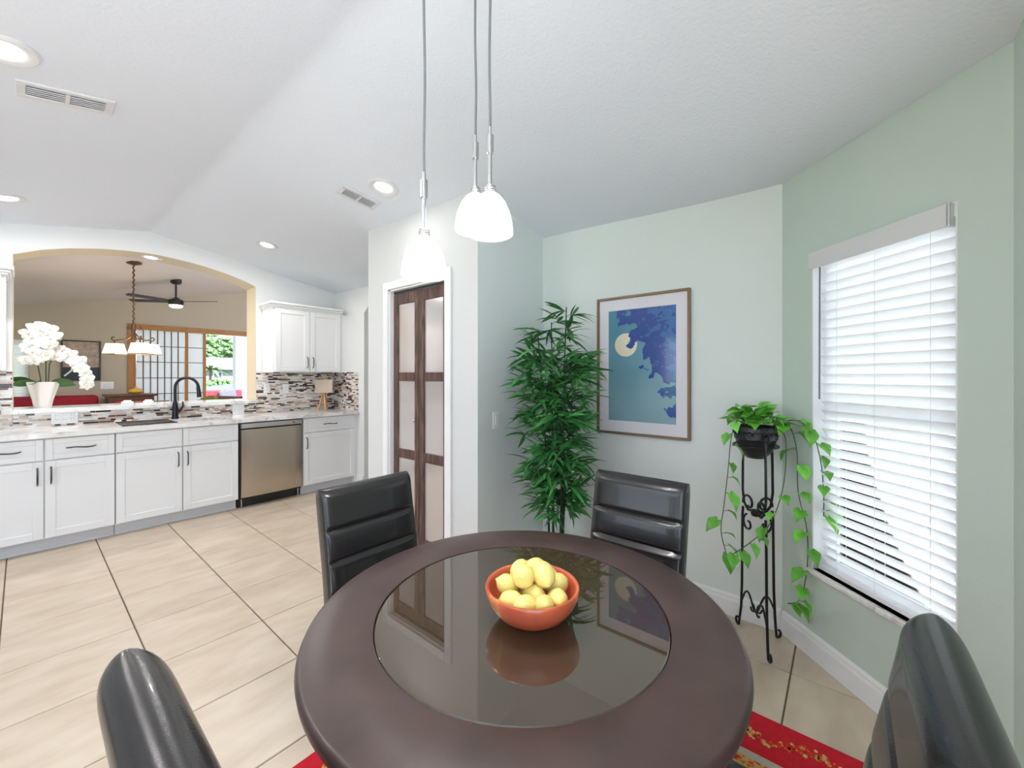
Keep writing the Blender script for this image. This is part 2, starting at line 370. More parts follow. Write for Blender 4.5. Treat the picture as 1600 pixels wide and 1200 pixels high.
# baseboards
def bb(name, p, q, n, label):
    p, q, n = Vector((*p, 0)), Vector((*q, 0)), Vector((*n, 0)).normalized()
    prof = [(0, 0), (.016, 0), (.016, .085), (.011, .098), (.011, .108), (.005, .118), (0, .12)]
    b = B(); b.prism([tuple(p + n * a + Vector((0, 0, z))) for a, z in prof], tuple(q - p)); return struct(name, b, 'trim', label, 'baseboard', False)
bb('baseboard_picture', (XPIC, C1.y + .006), (XPIC, YP0), (-1, 0), 'white moulded baseboard under the framed blue print')
bb('baseboard_window', (C1.x - .006, C1.y - .006), (C2.x, C2.y), (nv.x, nv.y), 'white moulded baseboard under the window blinds')
bb('baseboard_pantry_side', (XP, YP0), (XPIC, YP0), (0, -1), 'white baseboard behind the bamboo plant')
bb('baseboard_pantry', (XP, DY1 + .07), (XP, YP1), (-1, 0), 'white baseboard left of the bifold door')
bb('baseboard_kitchen_right', (XR, NY1), (XR, 4.72), (-1, 0), 'short white baseboard between end cabinet and hall opening')
# far living room
Y2 = 8.8; SX0, SX1, SZ = 1.13, 3.7, 2.10; FX0, FX1, FZ0, FZ1 = -.75, .055, .75, 1.85
b = B()
b.box(-2.5, FX0, Y2, Y2 + .14, 0, 3.2); b.box(FX1, SX0, Y2, Y2 + .14, 0, 3.2); b.box(FX0, FX1, Y2, Y2 + .14, 0, FZ0); b.box(FX0, FX1, Y2, Y2 + .14, FZ1, 3.2)
b.box(SX0, SX1, Y2, Y2 + .14, SZ, 3.3); b.box(SX1, 4.6, Y2, Y2 + .14, 0, 3.4)
struct('wall_living_far', b, 'taupe', 'taupe far wall of the living room behind the arch', 'wall', False)
wall_poly('wall_living_right', 'taupe', 'taupe side wall of the living room', [(4.5, YK2, 0), (4.5, Y2, 0), (4.5, Y2, 3.6), (4.5, YK2, 3.6)], (.1, 0, 0))

# ------------------------------------------------------------------ window with blinds
win = thing('window_1', 'white framed window behind the blinds on the slanted green wall', 'window', WP(WS0, 0, WZ0), math.atan2(tv.y, tv.x)); win['kind'] = 'structure'
# local: +x along wall, +y outward is (local y = rot90 of x) -> check sign: x=tv, y = (-tv.y, tv.x) = (.707,-.707) = outward
Lw = WS1 - WS0; Hw = WZ1 - WZ0
b = B()
for x0, x1, z0, z1 in ((0, .04, 0, Hw), (Lw - .04, Lw, 0, Hw), (.04, Lw - .04, 0, .04), (.04, Lw - .04, Hw - .04, Hw), (.04, Lw - .04, Hw * .5 - .02, Hw * .5 + .02)): b.box(x0, x1, .09, .13, z0, z1, .003, 1)
b.obj('window_frame', 'trim', win, False)
for z0, z1 in ((.04, Hw * .5 - .02), (Hw * .5 + .02, Hw - .04)):
    b = B(); b.box(.04, Lw - .04, .108, .112, z0, z1); b.obj('pane', 'glass', win, False)
b = B(); b.box(-.015, Lw + .015, -.022, .085, -.022, .0, .004, 2); o = b.obj('window_sill', 'quartz', win, False); o['label'] = 'grey veined marble sill'
bl = thing('window_blind', 'white horizontal slat blind hanging in the nook window', 'blind', WP(WS0, 0, WZ0), math.atan2(tv.y, tv.x))
b = B(); b.box(.004, Lw - .004, .004, .075, Hw - .05, Hw - .004, .002, 1); b.obj('headrail', 'trim', bl, False)
b = B(); b.box(-.004, Lw - .012, -.016, -.006, Hw - .082, Hw - .002, .003, 2); b.box(Lw - .022, Lw - .012, -.016, .02, Hw - .082, Hw - .002, .002, 1); b.obj('valance', 'white_metal', bl, False)
ns = 33; z0s = .055; sp = (Hw - .09 - z0s) / (ns - 1)
b = B(); sw = .025
prof = [(-sw, 0), (-sw * .5, .0022), (0, .003), (sw * .5, .0022), (sw, 0)]
pts = [(0, y, z + .0013) for y, z in prof] + [(0, y, z - .0013) for y, z in prof[::-1]]
b.prism(pts, (Lw - .036, 0, 0)); sme = b.mesh('slat', 'slat', True, 50)
for i in range(ns):
    tilt = -math.radians(58 + random.uniform(-1.2, 1.2))
    link('slat', sme, bl, (.030, .036, z0s + i * sp), (tilt, 0, 0))
b = B(); b.box(.028, Lw - .008, .008, .06, .012, .032, .004, 2); b.obj('bottom_rail', 'trim', bl)
for x in (.12, Lw * .5, Lw - .09):
    for y in (.012, .060):
        b = B(); b.tube([(x, y, .02), (x, y, Hw - .06)], .0009, 5); b.obj('ladder_cord', 'trim', bl)
b = B(); b.tube([(.045, .000, Hw - .08), (.047, -.004, Hw - .70)], .0035, 8); b.obj('tilt_wand', 'cord', bl)

# ------------------------------------------------------------------ pantry bifold door
b = B()
def casing(b, y0, y1, z0, z1): b.box(XP - .018, XP, y0, y1, z0, z1, .005, 2)
casing(b, DY0 - .062, DY0, 0, DZ + .06); casing(b, DY1, DY1 + .062, 0, DZ + .06); casing(b, DY0, DY1, DZ, DZ + .06)
for y0, y1 in ((DY0, DY0 + .014), (DY1 - .014, DY1)): b.box(XP, XP + .11, y0, y1, 0, DZ)
b.box(XP, XP + .11, DY0, DY1, DZ - .012, DZ)
struct('trim_1', b, 'trim', 'white door casing around the brown bifold door', 'trim', False)
door = thing('door_1', 'rustic brown wooden bifold pantry door with frosted panels', 'door', (XP + .03, DY0, 0)); door['kind'] = 'structure'
def leaf(y0, y1, name):
    L = None
    b = B(); st = .052
    b.box(0, .034, y0, y0 + st, .015, 1.985, .004, 1); L = b.obj('leaf_stile', 'door_wood', door, False)
    b = B(); b.box(0, .034, y1 - st, y1, .015, 1.985, .004, 1); b.obj('leaf_stile', 'door_wood', door, False)
    rails = [(.015, .15), (.715, .785), (1.31, 1.375), (1.905, 1.985)]
    for z0, z1 in rails:
        b = B(); b.box(.003, .031, y0 + st, y1 - st, z0, z1, .003, 1); b.obj('rail', 'door_wood', door, False)
    for (a, z0), (z1, c) in zip(rails, rails[1:]):
        b = B(); b.box(.014, .020, y0 + st, y1 - st, z0, z1); b.obj('frosted_panel', 'mirror', door, False)
W2 = (DY1 - DY0 - .028) / 2
leaf(.016, .014 + W2 - .002, 'a'); leaf(.014 + W2 + .002, DY1 - DY0 - .016, 'b')
b = B(); b.box(.004, .03, .014, DY1 - DY0 - .014, 1.99, 2.006); b.obj('track', 'black', door, False)
b = B(); b.lathe([(0, 0), (.005, 0), (.005, .012), (.010, .016), (.011, .024), (.006, .028), (0, .028)], 12); o = b.obj('knob', 'nickel', door); o.rotation_euler = (0, -PI / 2, 0); o.location = (0, W2 + .045, 1.02)

# light switch, outlets
def plate(name, label, cat, p, rz, n=1, wd=.07, group=None, rocker=True):
    t = thing(name, label, cat, p, rz, group); Wd = wd + .045 * (n - 1)
    b = B(); b.box(-Wd / 2, Wd / 2, -.006, 0, -.057, .057, .003, 2); b.obj('cover_plate', 'plate', t)
    for i in range(n):
        x = (i - (n - 1) / 2) * .046
        b = B(); b.box(x - .016, x + .016, -.009, -.005, -.033, .033, .002, 1); k = b.obj('rocker' if rocker else 'socket', 'trim', t, False)
        if not rocker:
            for z in (-.017, .017):
                for dx in (-.006, .006):
                    b = B(); b.box(x + dx - .001, x + dx + .001, -.0098, -.0088, z - .004, z + .004); b.obj('slot', 'black', k, False)
    return t
plate('light_switch', 'white light switch on pale wall left of the bamboo', 'switch', (2.005, YP0, 1.055), 0)
plate('wall_outlet', 'white wall plate low on backsplash under the orchid ledge', 'outlet', (.235, YK - .009, .985), 0, 3, rocker=False)
plate('wall_outlet', 'white wall plate on mosaic just right of the arched opening', 'outlet', (1.84, YK - .009, 1.20), 0, 1, rocker=False)
plate('wall_outlet', 'white wall plate on mosaic under middle of the upper cabinet', 'outlet', (2.05, YK - .009, 1.19), 0, 1, rocker=False)
o = plate('wall_outlet', 'white wall plate on low mosaic strip right of the sink', 'outlet', (1.55, YK - .009, .97), 0, 2, rocker=True)
plate('wall_outlet', 'double wall plate on taupe wall under the far painting', 'outlet', (.83, Y2, 1.20), 0, 2, wd=.10, rocker=False)

# ------------------------------------------------------------------ kitchen run
YF = 4.70
def panel_front(b, x0, x1, z0, z1, y, fr=.055, th=.02):
    b.box(x0, x0 + fr, y, y + th, z0, z1, .002, 1); b.box(x1 - fr, x1, y, y + th, z0, z1, .002, 1)
    b.box(x0 + fr, x1 - fr, y, y + th, z0, z0 + fr, .002, 1); b.box(x0 + fr, x1 - fr, y, y + th, z1 - fr, z1, .002, 1)
    b.box(x0 + fr, x1 - fr, y + .009, y + th, z0 + fr, z1 - fr)
    return b
def pull(parent, x, y, z, L, vert):
    b = B(); n = 10; pts = []
    for i in range(n + 1):
        t = i / n; a = (t - .5) * L; out = -.024 - .006 * math.sin(PI * t) if 0 < i < n else -.0
        pts.append((x, y + out, z + a) if vert else (x + a, y + out, z + .004 * math.sin(2 * PI * t)))
    b.tube(pts, .0052, 8); return b.obj('handle', 'pull', parent)
def base_cabinet(x0, x1, label, doors, drawers=True, handle_drawer=True, hside=None):
    t = thing('base_cabinet', label, 'cabinet', (x0, YF, 0), 0, 'white base cabinets under the counter'); W = x1 - x0
    b = B()
    for a_ in ((.002, .02, .021, .57, .10, .872), (W - .02, W - .002, .021, .57, .10, .872), (.02, W - .02, .021, .57, .10, .12), (.02, W - .02, .55, .57, .12, .872), (.02, W - .02, .021, .04, .12, .872)): b.box(*a_)
    b.obj('body', 'cabinet', t, False)
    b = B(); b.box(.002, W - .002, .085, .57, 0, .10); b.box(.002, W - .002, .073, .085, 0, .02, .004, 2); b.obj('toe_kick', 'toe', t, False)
    n = doors; dw = W / n
    for i in range(n):
        a, e = i * dw + .004, (i + 1) * dw - .004
        d = panel_front(B(), a, e, .108, .696, 0).obj('door', 'cabinet', t, False)
        hs = hside if hside is not None else (1 if i == 0 else 0)
        pull(d, e - .03 if hs else a + .03, 0, .585, .13, True)
        dr = panel_front(B(), a, e, .705, .864, 0, .04).obj('drawer_front', 'cabinet', t, False)
        if handle_drawer: pull(dr, (a + e) / 2, 0, .785, .16, False)
    return t
xb = [-.30, .1035, .492, .938, 1.381, 2.009, 2.615]
base_cabinet(-.90, -.285, 'white base cabinet beyond the left edge of the picture', 1, hside=1)
base_cabinet(-.285, .492, 'white two door base cabinet with two drawers at left edge below orchid', 2)
base_cabinet(.492, 1.381, 'white two door sink base cabinet left of the dishwasher', 2, handle_drawer=False)
base_cabinet(2.009, 2.63, 'white single door base cabinet right of the dishwasher', 1, hside=0)
# dishwasher
dw = thing('dishwasher', 'stainless steel dishwasher built in under the kitchen counter', 'dishwasher', (1.390, YF, 0)); Wd = .612
b = B(); b.box(.004, Wd - .004, .03, .56, .09, .868); b.obj('tub_housing', 'black', dw, False)
b = B()
nx_, nz_ = 16, 14; x0, x1, z0, z1 = .012, Wd - .012, .112, .80
gg = [[b.bm.verts.new((x0 + (x1 - x0) * i / nx_, -.012 * (1 - abs(2 * i / nx_ - 1) ** 3) * 1.0 - .008 * (1 - abs(2 * j / nz_ - 1) ** 4), z0 + (z1 - z0) * j / nz_)) for j in range(nz_ + 1)] for i in range(nx_ + 1)]
for i in range(nx_):
    for j in range(nz_): b.bm.faces.new((gg[i][j], gg[i + 1][j], gg[i + 1][j + 1], gg[i][j + 1]))
b.box(x0, x1, .0005, .03, z0, z1)
b.obj('door_panel', 'stainless', dw)
b = B(); b.box(x0, x1, -.012, .03, .815, .862, .004, 2); cp = b.obj('control_strip', 'panel_grey', dw)
b = B(); b.box(x1 - .10, x1 - .075, -.0135, -.0115, .834, .844, .001, 1); b.obj('badge', 'black', cp, False)
b = B(); b.box(.0, Wd, .075, .09, 0, .10); b.obj('kick_plate', 'black', dw, False)
for x in (.03, Wd - .03):
    b = B(); b.lathe([(.016, 0), (.016, .008), (.006, .01), (.006, .1)], 12, (x, .055, 0)); b.obj('foot', 'nickel', dw)
# countertop with two basin cut-outs
ct = B(); Zt0, Zt1 = .877, .915; YC0 = 4.66; S = [(.54, .915), (.965, 1.335)]; SY0, SY1 = 4.80, 5.14
for x0, x1, y0, y1 in ((-.9, S[0][0], YC0, YK), (S[0][1], S[1][0], YC0, YK), (S[1][1], XR, YC0, YK), (S[0][0], S[0][1], YC0, SY0), (S[0][0], S[0][1], SY1, YK), (S[1][0], S[1][1], YC0, SY0), (S[1][0], S[1][1], SY1, YK)): ct.box(x0, x1, y0, y1, Zt0, Zt1)
bmesh.ops.remove_doubles(ct.bm, verts=ct.bm.verts, dist=1e-5)
tag(ct.obj('countertop', 'quartz', None, False), 'white veined quartz countertop running along the kitchen wall', 'countertop')
sk = thing('kitchen_sink', 'dark double bowl undermount sink below the faucet', 'sink', (0, 0, 0))
for k, (x0, x1) in enumerate(S):
    b = B(); e = .004
    b.box(x0 - e, x0, SY0 - e, SY1 + e, .70, .876); b.box(x1, x1 + e, SY0 - e, SY1 + e, .70, .876); b.box(x0, x1, SY0 - e, SY0, .70, .876); b.box(x0, x1, SY1, SY1 + e, .70, .876); b.box(x0, x1, SY0, SY1, .70, .706)
    o = b.obj('basin', 'black' if k == 0 else 'stainless', sk, False)
rk = thing('drying_rack', 'black roll-up drying rack laid over the left sink bowl', 'rack', (0, 0, .9155)); x0, x1 = S[0]; n = 22
b = B(); b.tube([(0, SY0 - .02, .004), (0, SY1 + .02, .004)], .0038, 6); rme = b.mesh('rod', 'matte_black')
for i in range(n): link('rod', rme, rk, (x0 + .01 + (x1 - x0 - .02) * i / (n - 1), 0, 0))
for y in (SY0 - .012, SY1 + .012):
    b = B(); b.box(x0, x1, y - .008, y + .008, 0, .009, .003, 1); b.obj('end_strip', 'matte_black', rk)
fa = thing('kitchen_faucet', 'matte black gooseneck pull-down faucet behind the sink', 'faucet', (.975, 5.20, .915), math.radians(-32))
b = B(); b.lathe([(.030, 0), (.030, .010), (.026, .02), (.022, .09), (.024, .12), (.020, .16), (.0145, .18)], 20); b.obj('faucet_body', 'matte_black', fa)
b = B(); pts = [(0, 0, .16), (0, 0, .30)]; R = .098
for i in range(1, 13): a = PI * i / 12 * .97; pts.append((R - R * math.cos(a), 0, .315 + R * math.sin(a)))
b.tube(pts, .0135, 12); b.obj('gooseneck', 'matte_black', fa)
b = B(); b.tube([(2 * R - .002, 0, .335), (2 * R - .001, 0, .31), (2 * R + .004, 0, .27), (2 * R + .008, 0, .215)], lambda t: .0145 + .006 * t, 12); b.obj('spray_head', 'matte_black', fa)
b = B(); b.tube([(.012, 0, .06), (.045, 0, .085), (.066, 0, .13), (.064, 0, .175)], lambda t: .013 - .006 * t, 10); b.obj('lever', 'matte_black', fa)
# bar ledge
b = B(); b.box(AX0 + .0, AX1, YK - .06, YK2 + .10, 1.032, 1.070, .004, 2); b.box(AX0 - .012, AX0, YK - .06, YK, 1.032, 1.07); b.box(AX1, AX1 + .012, YK - .06, YK, 1.032, 1.07)
tag(b.obj('bar_ledge', 'quartz', None, False), 'white quartz bar ledge along the bottom of the arched opening', 'ledge')
# upper cabinets
def upper_cabinet(x0, x1, label, crown_right=True):
    t = thing('upper_cabinet', label, 'cabinet', (x0, 4.965, 1.39), 0, 'white upper wall cabinets'); W = x1 - x0; D = YK - 4.965 - .010
    b = B(); b.box(0, W, .021, D, 0, .745); b.obj('body', 'cabinet', t, False)
    fw = .035; dwid = (W - 2 * fw * .5) / 2
    for i in range(2):
        a = fw * .5 + i * dwid + .003; e = a + dwid - .006
        d = panel_front(B(), a, e, .012, .735, 0, .06).obj('door', 'cabinet', t, False)
        pull(d, e - .03 if i == 0 else a + .03, 0, .115, .13, True)
    b = B()
    for dy, z0, z1 in ((.012, .735, .752), (.026, .752, .772), (.042, .772, .80)): b.box(-dy, W + (dy if crown_right else 0), -dy, D, z0, z1, .004, 1)
    b.obj('crown_moulding', 'cabinet', t, False)
    return t
upper_cabinet(1.797, 2.60, 'white two door upper cabinet with crown moulding right of the arch', False)
upper_cabinet(-.89, -.085, 'white upper cabinet cut off at the left edge of the picture')
b = B(); b.box(2.60, XR, 4.985, YK, 1.39, 2.135); o = b.obj('cabinet_filler', 'cabinet', None, False); tag(o, 'narrow white filler strip between upper cabinet and end wall', 'filler')
b = B(); b.box(2.63, XR, 4.72, YK, .0, .875); o = b.obj('cabinet_filler', 'cabinet', None, False); tag(o, 'narrow white filler strip between base cabinet and end wall', 'filler')

# counter lamp
lp = thing('table_lamp', 'small lamp with square linen shade and wooden tripod legs on counter', 'lamp', (2.43, 5.10, .9185))
for k in range(3):
    a = 2 * PI * k / 3 - PI / 2 + .3; b = B(); b.tube([(.062 * math.cos(a), .062 * math.sin(a), .0), (.012 * math.cos(a), .012 * math.sin(a), .20)], lambda t: .013 - .002 * t, 10); b.obj('leg', 'lamp_wood', lp)
b = B(); b.lathe([(.022, .185), (.024, .2), (.016, .215), (.016, .24)], 14); b.obj('socket', 'lamp_wood', lp)
b = B(); b.box(-.10, .10, -.06, .06, .215, .385, .006, 2); b.obj('lamp_shade', 'linen', lp); lp.rotation_euler = (0, 0, math.radians(-25))
b = B(); b.tube([(0, .05, .012), (.06, .07, .0085), (.10, .06, .0085), (.12, .10, .0085), (.13, .16, .03), (.13, .17, .12)], .004, 6); b.obj('power_cord', 'black', lp)

# white cards on ledge
for i, (x, y, rz) in enumerate(((.66, 5.50, .1), (.82, 5.52, -.15))):
    b = B(); b.box(-.04, .04, -.03, .03, 0, .022, .003, 1); b.box(-.028, .028, -.02, .02, .022, .034, .003, 1)
    o = b.obj('small_box', 'plate', None, False, loc=(x, y, 1.0702)); o.rotation_euler = (0, 0, rz)
    tag(o, ('small white box on the bar ledge, nearer the orchid', 'small white box on the bar ledge, nearer the faucet')[i], 'box', 'white boxes on the ledge')

# ------------------------------------------------------------------ orchid
orc = thing('orchid_plant', 'white silk orchid in flared white vase on the bar ledge', 'plant', (.11, 5.46, 1.070))
b = B(); wv = lambda a, t: 1 + .10 * t * math.cos(6 * a)
prof = [(0, 0), (.062, 0), (.066, .02), (.075, .07), (.092, .13), (.108, .19), (.114, .225)]
b.lathe([(r * .84, z_) for r, z_ in prof] + [(.088, .222), (.076, .17), (.0, .16)], 48, wave=lambda a, t: 1 + .09 * min(1, t * 1.6) * math.cos(7 * a)); b.obj('vase', 'white_ceramic', orc)
def blade(L, W, droop=.3, n=6, fold=.15):
    bb_ = B(); rows = []
    for i in range(n + 1):
        t = i / n; hw = W / 2 * math.sin(PI * min(1, .08 + t * .92)) ** .8 if i < n else 0
        x = L * t; z = -droop * L * t * t
        rows.append([bb_.bm.verts.new((x, -hw, z + fold * hw)), bb_.bm.verts.new((x, 0, z)), bb_.bm.verts.new((x, hw, z + fold * hw))] if hw > 0 else [bb_.bm.verts.new((x, 0, z))])
    for a, c in zip(rows, rows[1:]):
        if len(c) == 3:
            bb_.bm.faces.new((a[0], a[1], c[1], c[0])); bb_.bm.faces.new((a[1], a[2], c[2], c[1]))
        else: bb_.bm.faces.new((a[0], a[1], c[0])); bb_.bm.faces.new((a[1], a[2], c[0]))
    return bb_
olm = blade(.15, .078, .35, 8, .25).mesh('leaf', 'orchid_leaf', True, 80)
for a, pt, rl in ((PI - .1, -.55, .9), (PI + .35, -.2, 1.0), (-.25, -.35, -.9), (.2, -.1, -1.0), (-2.0, -.3, .5), (2.4, -.6, 0)): link('leaf', olm, orc, (.05 * math.cos(a), .05 * math.sin(a), .205), (rl, pt, a))
def bloom_mesh(R=.05):
    bb_ = B()
    for k in range(5):
        a = 2 * PI * k / 5 + PI / 2; wide = k in (1, 4); Lp = R * (1.15 if wide else 1); Wp = R * (1.15 if wide else .75); c, s_ = math.cos(a), math.sin(a)
        rows = []
        for i in range(5):
            t = i / 4; hw = Wp / 2 * math.sin(PI * (.12 + .80 * t)); y = Lp * t; z = .012 * math.sin(PI * t) + (.004 if wide else 0)
            rows.append([bb_.bm.verts.new((x * c * 0 + (y * c - x * s_), (y * s_ + x * c), z - .006 * abs(x) / max(Wp, 1e-4))) for x in (-hw, 0, hw)])
        for p, q in zip(rows, rows[1:]):
            for j in range(2): bb_.bm.faces.new((p[j], p[j + 1], q[j + 1], q[j]))
    return bb_.mesh('bloom', 'petal', True, 80)
blm = bloom_mesh(.058); b = B(); b.lathe([(0, 0), (.009, .004), (.011, .012), (.006, .022), (0, .024)], 10); lipm = b.mesh('lip', 'yellow')
def bloom(p, rot, s=1):
    o = link('bloom', blm, orc, p, rot, (s, s, s)); link('lip', lipm, o); return o
def stem(pts):
    bb_ = B(); P = [Vector(p) for p in pts]; out = []
    for i in range(len(P) - 1):
        for k in range(6): out.append(P[i].lerp(P[i + 1], k / 6))
    out.append(P[-1]); bb_.tube(out, .0045, 6); bb_.obj('stem', 'vine', orc)
stem([(0, 0, .16), (-.03, -.01, .40), (-.06, -.02, .60), (-.02, -.04, .70), (.05, -.06, .69), (.09, -.07, .63)])
stem([(.02, .01, .16), (.02, 0, .40), (-.02, -.02, .50), (-.06, -.05, .48), (-.09, -.07, .42)])
stem([(.03, -.01, .16), (.04, -.01, .38), (.08, -.02, .49), (.15, -.04, .45), (.22, -.05, .35), (.26, -.05, .23)])
fp = [(-.13, -.08, .62), (-.07, -.1, .66), (0, -.11, .68), (-.03, -.12, .61), (.06, -.12, .66), (.12, -.12, .61), (.08, -.13, .58), (-.10, -.11, .56), (-.02, -.14, .54), (.05, -.14, .53), (-.14, -.10, .50), (-.09, -.13, .47), (-.15, -.1, .40), (-.08, -.13, .40), (-.02, -.13, .42), (.03, -.13, .45),
      (.13, -.08, .50), (.19, -.09, .49), (.14, -.10, .44), (.22, -.10, .44), (.27, -.09, .46), (.30, -.10, .40), (.35, -.09, .40), (.37, -.1, .34), (.41, -.09, .30), (.45, -.1, .24), (.43, -.09, .19)]
fp = [(x * .60, y, z_ * 1.03) for x, y, z_ in fp]
for p in fp: bloom(p, (PI / 2 + random.uniform(-.5, .25), random.uniform(-.4, .4), random.uniform(-.5, .4)), random.uniform(.75, 1.0))

# ------------------------------------------------------------------ ceiling fittings
def slope(X): return math.atan(.17) if X > .79 else -math.atan(.2)
def downlight(x, y, label, z=None, power=True, r=.098, sl=None):
    z = vault(x, y) if z is None else z
    t = thing('recessed_light', label, 'light', (x, y, z - .002), 0, 'recessed ceiling lights'); t.rotation_euler = (0, slope(x) if sl is None else sl, 0)
    b = B(); b.lathe([(r, 0), (r, -.006), (r * .92, -.011), (r * .70, -.008), (r * .58, -.003), (r * .55, -.001), (r * .52, -.001)], 40, cap=False); b.obj('trim_ring', 'white_metal', t)
    b = B(); b.lathe([(0, -.0025), (r * .57, -.0025), (r * .57, -.0005), (0, -.0005)], 32); b.obj('lens', 'led', t)
    if power:
        ld = bpy.data.lights.new('downlight', 'AREA'); ld.shape = 'DISK'; ld.size = r * .9; ld.energy = DOWNLIGHT_W * (.15 if sl is None and 1.4 < x and y < 3 else 1); ld.color = (1, .98, .96)
        lo = bpy.data.objects.new('lamp_bulb', ld); C.objects.link(lo); lo.parent = t; lo.location = (0, 0, -.013)
downlight(-.05, 2.38, 'large recessed ceiling light at the upper left corner')
downlight(-.075, 4.49, 'recessed ceiling light at left edge above the orchid')
downlight(1.51, 2.34, 'recessed ceiling light beside the square air vent')
downlight(1.52, 4.36, 'recessed ceiling light above the white upper cabinet')
downlight(.83, 5.445, 'recessed light in the underside of the arch', 2.557, True, .085, .03)
def vent(x, y, lx, ly, label, rz, nl=5):
    t = thing('air_vent', label, 'vent', (x, y, vault(x, y) - .001)); t.rotation_euler = (0, slope(x), rz)
    b = B(); f = .03
    b.box(-lx / 2, lx / 2, -ly / 2, -ly / 2 + f, -.009, 0, .003, 1); b.box(-lx / 2, lx / 2, ly / 2 - f, ly / 2, -.009, 0, .003, 1); b.box(-lx / 2, -lx / 2 + f, -ly / 2 + f, ly / 2 - f, -.009, 0, .003, 1); b.box(lx / 2 - f, lx / 2, -ly / 2 + f, ly / 2 - f, -.009, 0, .003, 1)
    b.box(-.007, .007, -ly / 2 + f, ly / 2 - f, -.010, 0); b.obj('frame', 'white_metal', t, False)
    b = B(); b.box(-lx / 2 + f, lx / 2 - f, -ly / 2 + f, ly / 2 - f, -.0008, 0); b.obj('duct', 'toe', t, False)
    for s in (0, 1):
        x0, x1 = (-lx / 2 + f, -.007) if s == 0 else (.007, lx / 2 - f)
        for i in range(nl):
            yy = -ly / 2 + f + (ly - 2 * f) * (i + .5) / nl; b = B(); b.box(x0, x1, -.010, .010, -.0012, .0012, rot=Matrix.Rotation(math.radians(35), 4, 'X')); b.obj('louver', 'white_metal', t, False, loc=(0, yy, -.009))
vent(.125, 2.67, .30, .15, 'white slotted air vent on the ceiling at upper left', 0)
vent(1.50, 2.63, .27, .15, 'white slotted air vent on the ceiling beside a recessed light', -.12)

# ------------------------------------------------------------------ pendants over the table
def pendant(d, s_, zb, label, r=.059, up=.18):
    th = math.radians(39.5); x = d * math.cos(th) + s_ * math.sin(th); y = d * math.sin(th) - s_ * math.cos(th); zc = vault(x, y)
    t = thing('pendant_lamp', label, 'lamp', (x, y, zb), 0, 'pendant lamps over the dining table')
    k = r / .059; prof = [(.059, 0), (.0585, .012), (.056, .030), (.050, .055), (.040, .078), (.028, .094), (.017, .103)]
    b = B(); b.lathe([(a * k, z * k) for a, z in prof] + [(a * k - .003, z * k - .002) for a, z in prof[::-1]] , 48, cap=False); b.obj('lamp_shade', 'shade', t)
    hz = .101 * k
    b = B(); b.lathe([(0, hz), (.014, hz), (.015, hz + .004), (.013, hz + .006), (.015, hz + .008), (.013, hz + .011), (.015, hz + .013), (.013, hz + .016), (.014, hz + .020), (0, hz + .020)], 20); b.obj('socket_cap', 'nickel', t)
    b = B(); b.tube([(0, 0, hz + .018), (0, 0, hz + .115)], .0048, 10); b.obj('stem_rod', 'nickel', t)
    b = B(); b.lathe([(0, hz + .105), (.0095, hz + .105), (.0095, hz + .150), (.0045, hz + .152), (.0045, hz + .172), (0, hz + .172)], 16); b.obj('coupler', 'nickel', t)
    b = B(); n = 40; top = zc - zb - .02; p0 = hz + .165; ph = random.random() * 6
    b.tube([(.0035 * math.sin(ph + 9 * i / n) * math.sin(PI * i / n), .003 * math.cos(ph + 7 * i / n) * math.sin(PI * i / n), p0 + (top - p0) * i / n) for i in range(n + 1)], .0034, 8); b.obj('cord', 'cord', t)
    b = B(); b.lathe([(0, top - .012), (.045, top - .012), (.058, top), (.058, top + .018), (0, top + .018)], 28); b.obj('canopy', 'nickel', t)
    ld = bpy.data.lights.new('pendant_bulb', 'POINT'); ld.energy = PENDANT_W; ld.shadow_soft_size = .02; ld.color = (.98, .98, .97)
    lo = bpy.data.objects.new('lamp_bulb', ld); C.objects.link(lo); lo.parent = t; lo.location = (0, 0, .045)
pendant(1.06, -.231, 1.612, 'lowest frosted glass pendant lamp, hanging in front of the bifold door')
pendant(1.03, -.056, 1.712, 'frosted glass pendant lamp, the frontmost of the overlapping pair')
pendant(1.16, -.105, 1.768, 'frosted glass pendant lamp half hidden behind its neighbour')

# ------------------------------------------------------------------ dining table
TC = (.828, .652); TR = .522; TZ = .75; GR = .364
rug_z = .012
tb = thing('dining_table', 'round dark espresso dining table with inset glass centre', 'table', (TC[0], TC[1], rug_z)); z = TZ - rug_z
b = B(); b.lathe([(GR + .002, z - .001), (GR + .004, z), (TR - .012, z), (TR - .004, z - .003), (TR, z - .012), (TR - .002, z - .024), (TR - .012, z - .034), (TR - .05, z - .036), (GR + .002, z - .036)], 128, cap=False)
b.lathe([(GR + .002, z - .036), (GR + .002, z - .001)], 128, cap=False); b.obj('tabletop_ring', 'espresso', tb, True, 50)
b = B(); b.lathe([(0, z - .014), (GR - .0015, z - .014), (GR - .0005, z - .0035), (GR - .003, z - .002), (0, z - .002)], 128); b.obj('glass_inset', 'table_glass', tb, True, 30)
b = B(); b.lathe([(0, z - .036), (GR + .03, z - .036), (GR + .03, z - .030), (GR + .0025, z - .0145), (0, z - .0145)], 96); b.obj('inset_support', 'espresso', tb)
b = B(); b.lathe([(TR - .07, z - .115), (TR - .05, z - .115), (TR - .05, z - .037), (TR - .07, z - .037)], 96, cap=False); b.obj('apron', 'espresso', tb, True, 30)
for k in range(4):
    a = PI / 4 + k * PI / 2 + .0; c, s_ = math.cos(a), math.sin(a); b = B(); r = TR - .085
    b.tube([(r * c, r * s_, z - .04), (r * c, r * s_, z - .12), ((r + .01) * c, (r + .01) * s_, .0)], lambda t: .038 - .010 * t, 4); b.obj('leg', 'espresso', tb, False)

